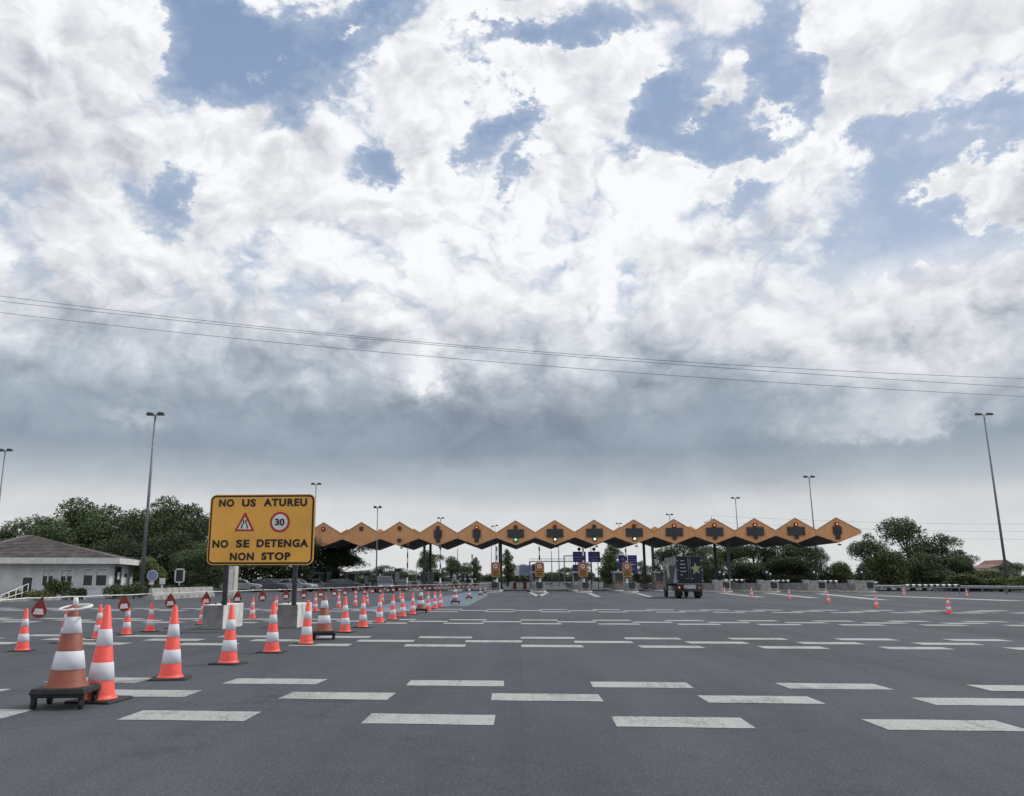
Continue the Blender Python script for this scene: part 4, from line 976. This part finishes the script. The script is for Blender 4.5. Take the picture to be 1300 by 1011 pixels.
# ------------------------------------------------------------------ vehicles
def car(loc, rz, col, label, scale=1.0, mpv=False, plate=True):
    e = empty('parked_car' if not mpv else 'people_carrier', loc, label, 'car', 'cars beyond the cones', rz); e.scale = (scale,) * 3
    mt = M('car_paint_%d_%d_%d' % tuple(int(c * 99) for c in col), col, .28, .04, 1.0, metal=.3)
    hgt = 1.72 if mpv else 1.46
    L, W_ = 4.5, 1.78
    side = [(-2.2, .38), (-2.24, .62), (-2.12, .86), (-1.15 if not mpv else -1.55, .98), (1.95, 1.02), (2.2, .92), (2.24, .5), (2.15, .34)]
    bm = MB(); hw = W_ / 2
    def loft(sec, ws, mb):
        n = len(sec); i0 = len(mb.v)
        for s, w in ((-1, ws), (1, ws)):
            for (p, q), ww in zip(sec, w): mb.v.append((s * ww, p, q))
        mb.f.append([i0 + k for k in range(n)]); mb.f.append([i0 + n + k for k in range(n - 1, -1, -1)]); mb.sm += [False, False]
        for k in range(n): mb.f.append([i0 + k, i0 + n + k, i0 + n + (k + 1) % n, i0 + (k + 1) % n]); mb.sm.append(False)
    loft(side, [hw * .93, hw * .96, hw * .95, hw, hw, hw * .95, hw * .95, hw * .93], bm)
    bo = bm.build('body', mt, e, .06)
    ca = MB(); roof = [(-1.5 if mpv else -.95, 1.0), (-.75 if mpv else -.25, hgt - .06), (.2, hgt), (1.5, hgt - .05), (2.08, 1.04)]
    loft(roof, [hw * .93, hw * .78, hw * .76, hw * .76, hw * .9], ca); ca.build('cabin', m_glass, e, .03)
    rp = MB(); loft([(-.75 if mpv else -.25, hgt - .05), (.2, hgt + .02), (1.5, hgt - .02), (1.5, hgt - .07), (-.7 if mpv else -.2, hgt - .1)], [hw * .80] * 5, rp); rp.build('roof', mt, bo, .02)
    pl = MB()
    for s in (-1, 1):
        for (p, q, r_, t_) in (((-1.45 if mpv else -.9), 1.0, (-.73 if mpv else -.23), hgt - .06), (2.06, 1.03, 1.48, hgt - .06), (.55, 1.0, .55, hgt - .04)):
            pl.cyl((s * hw * .93, p, q), (s * hw * .79, r_, t_), .045, n=6)
    pl.build('pillar', mt, bo)
    for s in (-1, 1):
        for y in (-1.38, 1.38):
            w = MB().cyl((s * (hw - .2), y, .32), (s * hw, y, .32), .32, n=20).build('wheel', m_black, e)
            MB().cyl((s * (hw + .002), y, .32), (s * (hw + .012), y, .32), .19, n=14).build('rim', m_steel, w)
        MB().box(s * hw * .68, -2.2, .70, .42, .1, .17).build('headlight', M('headlamp', (.8, .82, .85), .15, .05, 3), e, .02)
        MB().box(s * hw * .8, 2.2, .82, .24, .08, .2).build('tail_light', m_red, e)
        MB().box(s * (hw + .08), -.7, 1.02, .16, .12, .12).build('mirror', mt, e)
    MB().box(0, -2.235, .52, 1.1, .04, .18).build('grille', m_blk, e)
    MB().box(0, -2.262, .42, .5, .02, .11).build('number_plate', m_white, e)
    return e
q = A(487, 748, 92); car((q.x, 92, 0), math.radians(16), (.10, .13, .20), 'blue grey people carrier with pale roof driving towards the camera', 1.02, True)
for px, Y, col, rz, lab in ((438, 100, (.12, .13, .15), 2.0, 'dark car partly hidden behind the cones left of the people carrier'), (404, 110, (.40, .41, .43), 1.5, 'silver car just right of the amber sign'),
                            (377, 96, (.45, .47, .5), 1.4, 'pale silver car seen under the right half of the amber sign'), (343, 96, (.16, .17, .19), 1.6, 'dark grey car seen under the middle of the amber sign'),
                            (306, 92, (.5, .5, .52), 1.8, 'light car beside the tall pale cabinet under the sign'), (511, 106, (.10, .13, .14), 3.3, 'dark teal car behind the cones right of the people carrier'), (359, 104, (.35, .36, .4), 1.6, 'grey car in the second row under the sign')):
    q = A(px, 745, Y); car((q.x, Y, 0), rz, col, lab)
# lorry
YT = 64.0; xr0, xr1 = A(859.5, 740, YT).x, A(892.5, 740, YT).x; XC = (xr0 + xr1) / 2; LW = xr1 - xr0; ztp = A(875, 706, YT).z; zbt = A(875, 742, YT).z
lo = empty('box_lorry', (XC, YT, 0), 'dark box lorry with pale star on its rear door driving to the toll', 'lorry'); LB = 5.0
MB().box(0, LB / 2, (ztp + zbt) / 2, LW, LB, ztp - zbt).build('cargo_box', M('navy_box', (.012, .013, .026), .7, .1, 2), lo, .02)
fr = MB()
for s in (-1, 1): fr.box(s * (LW / 2 - .02), -.02, (ztp + zbt) / 2, .04, .05, ztp - zbt)
fr.box(0, -.02, ztp - .025, LW - .08, .05, .05).box(0, -.02, zbt + .04, LW - .08, .05, .08); fr.build('rear_frame', M('lorry_frame', (.16, .17, .19), .6, .15, 3), lo)
hz_ = ztp - zbt
for s in (-1, 1):
    dr = MB().box(s * LW * .235, -.03, (ztp + zbt) / 2, LW * .45, .04, hz_ - .22).build('rear_door', M('navy_door', (.010, .011, .026), .7, .1, 2), lo, .008)
    hg = MB()
    for u in (.12, .5, .84): hg.box(s * (LW / 2 - .04), -.065, zbt + hz_ * u, .2, .04, .05)
    hg.cyl((s * .07, -.07, zbt + .15), (s * .07, -.07, ztp - .15), .014, n=6).box(s * .16, -.07, zbt + hz_ * .2, .16, .02, .05); hg.build('hinge', m_steel, dr)
    if s < 0:
        t_ = MB()
        for q_, (wd, xo) in enumerate(((.30, 0), (.42, .02), (.44, .03), (.46, .04), (.16, -.1))): t_.box(-LW * .26 + xo, -.053, ztp - .36 - .26 * q_, wd, .006, .05)
        t_.build('text_line', m_signback, dr)
    else:
        st = []
        for k in range(10):
            a_ = PI / 2 + k * PI / 5 + .12; r_ = .43 if k % 2 == 0 else .19; st.append((LW * .25 + r_ * math.cos(a_), ztp - .95 + r_ * math.sin(a_) * 1.12))
        MB().prism(st[::-1], -.06, -.051).build('star_emblem', M('pale_yellow', (.30, .33, .19), .6, .1, 4), dr)
MB().box(-LW / 2 - .006, LB / 2, (ztp + zbt) / 2, .01, LB - .1, hz_ - .1).build('side_panel', M('mural_dark', (.022, .028, .04), .7, .3, .8, col2=(.04, .055, .04)), lo)
sp_ = MB(); X = -LW / 2 - .014
sp_.poly([(X, .1, ztp - .06), (X, LB - .1, ztp - .06), (X, LB - .1, ztp - 1.0), (X, 3.4, ztp - .75), (X, 1.9, ztp - .6), (X, .9, ztp - .75), (X, .1, ztp - .5)])
sp_.build('mural_sky', M('mural_pale', (.25, .27, .27), .7, .3, 1.6), lo)
MB().poly([(X - .004, 4.2, ztp - .5), (X - .004, 3.2, ztp - .6), (X - .004, 2.8, ztp - 1.5), (X - .004, 3.6, ztp - 1.7)]).build('mural_streak', M('mural_yellow', (.45, .46, .28), .5, .1, 2), lo)
MB().poly([(X - .003, .05, zbt + .1), (X - .003, 1.5, zbt + .1), (X - .003, .9, zbt + .5), (X - .003, .35, zbt + 1.1), (X - .003, .05, zbt + 1.3)]).build('mural_wave', M('mural_blue', (.30, .34, .55), .5, .1, 2), lo)
ch = MB().box(0, 2.6, .62, .9, 6.4, .2).box(0, -.02, .58, LW * .9, .1, .16).box(0, .12, zbt - .07, LW * .96, .2, .12); ch.build('chassis', m_dark, lo)
MB().box(-.05, -.1, .86, LW * .46, .03, .28).build('number_plate', m_signback, lo)
for s in (-1, 1):
    tlx = MB().box(s * LW * .43, -.08, .78, .24, .06, .22).build('tail_light', m_dull_red, lo); MB().box(s * LW * .43, -.115, .80, .09, .01, .09).build('lens', m_red_led if s < 0 else M('orange_lens', (.8, .3, .1), .3, .05, 5), tlx)
    MB().box(s * LW * .38, .55, .42, .5, .03, .5).build('mud_flap', m_black, lo)
    for y in (1.1, 5.9): MB().cyl((s * (LW / 2 - .42 if y < 3 else LW / 2 - .25), y, .42), (s * (LW / 2 - .04), y, .42), .42, n=22).build('wheel', m_black, lo)
cbm = MB(); cbm.hexa([(-LW * .47, LB + .15, .5), (LW * .47, LB + .15, .5), (LW * .47, LB + 1.9, .5), (-LW * .47, LB + 1.9, .5), (-LW * .44, LB + .2, 2.25), (LW * .44, LB + .2, 2.25), (LW * .44, LB + 1.3, 2.25), (-LW * .44, LB + 1.3, 2.25)])
cbm.build('cab', M('cab_paint', (.09, .095, .11), .35, .06, 2), lo, .05)
for s in (-1, 1): MB().box(s * (LW * .47 + .12), LB + 1.3, 1.9, .14, .1, .4).box(s * LW * .47, LB + 1.3, 1.9, .2, .05, .05).build('mirror', m_dark, lo)
MB().box(-LW * .35, 3.3, .7, .5, 1.4, .4).build('fuel_tank', m_steel, lo)
# distant container lorry
q0, q1 = A(653, 731, 175), A(679, 718, 175); dl = empty('distant_lorry', ((q0.x + q1.x) / 2, 175, 0), 'distant lorry with pale container beyond the toll lanes', 'lorry')
w_ = q1.x - q0.x; h_ = q1.z - q0.z
MB().box(w_ * .05, 0, q0.z + h_ / 2, w_ * .6, 2.4, h_).build('container', M('container_blue', (.20, .24, .36), .5, .15, 1), dl); MB().box(-w_ * .38, 0, q0.z + h_ * .5, w_ * .24, 2.4, h_).build('cab', m_white, dl)
MB().box(w_ * .45, 0, q0.z + h_ / 2 + .1, w_ * .18, 2.4, h_ + .3).build('rear_container', m_dark, dl)
cw = MB()
for k in (-.35, .1, .3): cw.cyl((w_ * k, -1.2, .5), (w_ * k, 1.2, .5), .5, n=14)
cw.box(0, 0, .9, w_, 2.2, .5); cw.build('chassis', m_dark, dl)
# water barriers
for i in range(7):
    q = A(649 + i * 4.3, 741, 128); e = empty('water_barrier', (q.x, 128, 0), 'red and white plastic barrier beyond the first open lane, ' + ORD[i] + ' from the left', 'barrier', 'plastic barriers beyond the toll')
    MB().box(0, 0, .25, .50, .4, .5).build('foot', m_red if i % 3 == 1 else m_white, e); MB().box(0, 0, .75, .46, .22, .5).build('upper', m_red if i % 3 == 1 else m_white, e)
# gantry
ga, gb = A(672.5, 713, 200), A(738, 711, 200); e = empty('overhead_gantry', (ga.x, 200, 0), 'thin distant overhead gantry spanning the road beyond the toll', 'gantry')
wg = gb.x - ga.x; gm = MB().box(wg / 2, 0, ga.z, wg, .4, .22).box(wg / 2, 0, ga.z + .6, wg, .1, .1)
for k in range(14): gm.box(wg * k / 13, 0, ga.z + .35, .06, .06, .5)
gm.build('beam', m_pole, e)
for xx in (0, wg): MB().box(xx, 0, ga.z / 2, .35, .35, ga.z).build('leg', m_pole, e)
q = A(716, 706, 190); e = empty('sign_frame', (q.x, 190, 0), 'small square steel portal right of the distant gantry', 'frame')
ww = A(735, 706, 190).x - q.x; MB().box(ww / 2, 0, q.z, ww, .25, .25).build('beam', m_pole, e); MB().box(0, 0, q.z / 2, .25, .25, q.z).build('leg', m_pole, e); MB().box(ww, 0, q.z / 2, .25, .25, q.z).build('leg', m_pole, e)
# far crash barrier beyond toll
guardrail([(-28, 205, 0), (-10, 205, 0), (5, 205, 0), (28, 205, 0)], 'distant steel guardrail crossing beyond the toll lanes', .9, 8)
# far buildings
def farhouse(px0, px1, py, Y, lab, roofm, h=None):
    a, b = A(px0, py, Y), A(px1, py, Y); w = b.x - a.x; e = empty('far_house', ((a.x + b.x) / 2, Y, 0), lab, 'house'); z = b.z
    MB().box(0, 0, z * .42, w, 8, z * .84).build('wall', m_wall if roofm != 'b' else m_booth, e)
    MB().prism([(-w * .55, z * .84), (w * .55, z * .84), (0, z * 1.02)], -4.4, 4.4).build('roof', M('terracotta', (.19, .10, .08), .8, .15, 1), e)
    for k in (-.3, 0, .3): MB().box(w * k, -4.02, z * .45, w * .14, .05, z * .25).build('window', m_glass, e)
farhouse(1240, 1280, 717, 170, 'reddish roofed house half hidden behind the right hand hedge', 'r')
farhouse(1255, 1272, 712, 200, 'smaller far house behind the reddish roofed one', 'r')
# misc left clutter: posts with signs, cabinets
for i, (px, Y, yt, kind) in enumerate(((418, 118, 722, 'd'), (466, 115, 728, 'd'), (505, 112, 722, 'd'), (547, 116, 728, 'l'), (380, 115, 730, 'l'), (392, 118, 726, 'l'), (440, 120, 726, 'l'))):
    q = A(px, yt, Y); e = empty('service_cabinet', (q.x, Y, 0), ('dark' if kind == 'd' else 'pale') + ' upright cabinet among the left lanes, ' + ORD[i] + (' dark one from the left' if kind == 'd' else ' in lane order'), 'cabinet', 'cabinets of the left lanes')
    MB().box(0, 0, q.z / 2, .8, .8, q.z).build('body', m_dark if kind == 'd' else m_booth, e, .02); MB().box(0, -.41, q.z * .6, .6, .02, q.z * .5).build('door', m_booth, e)
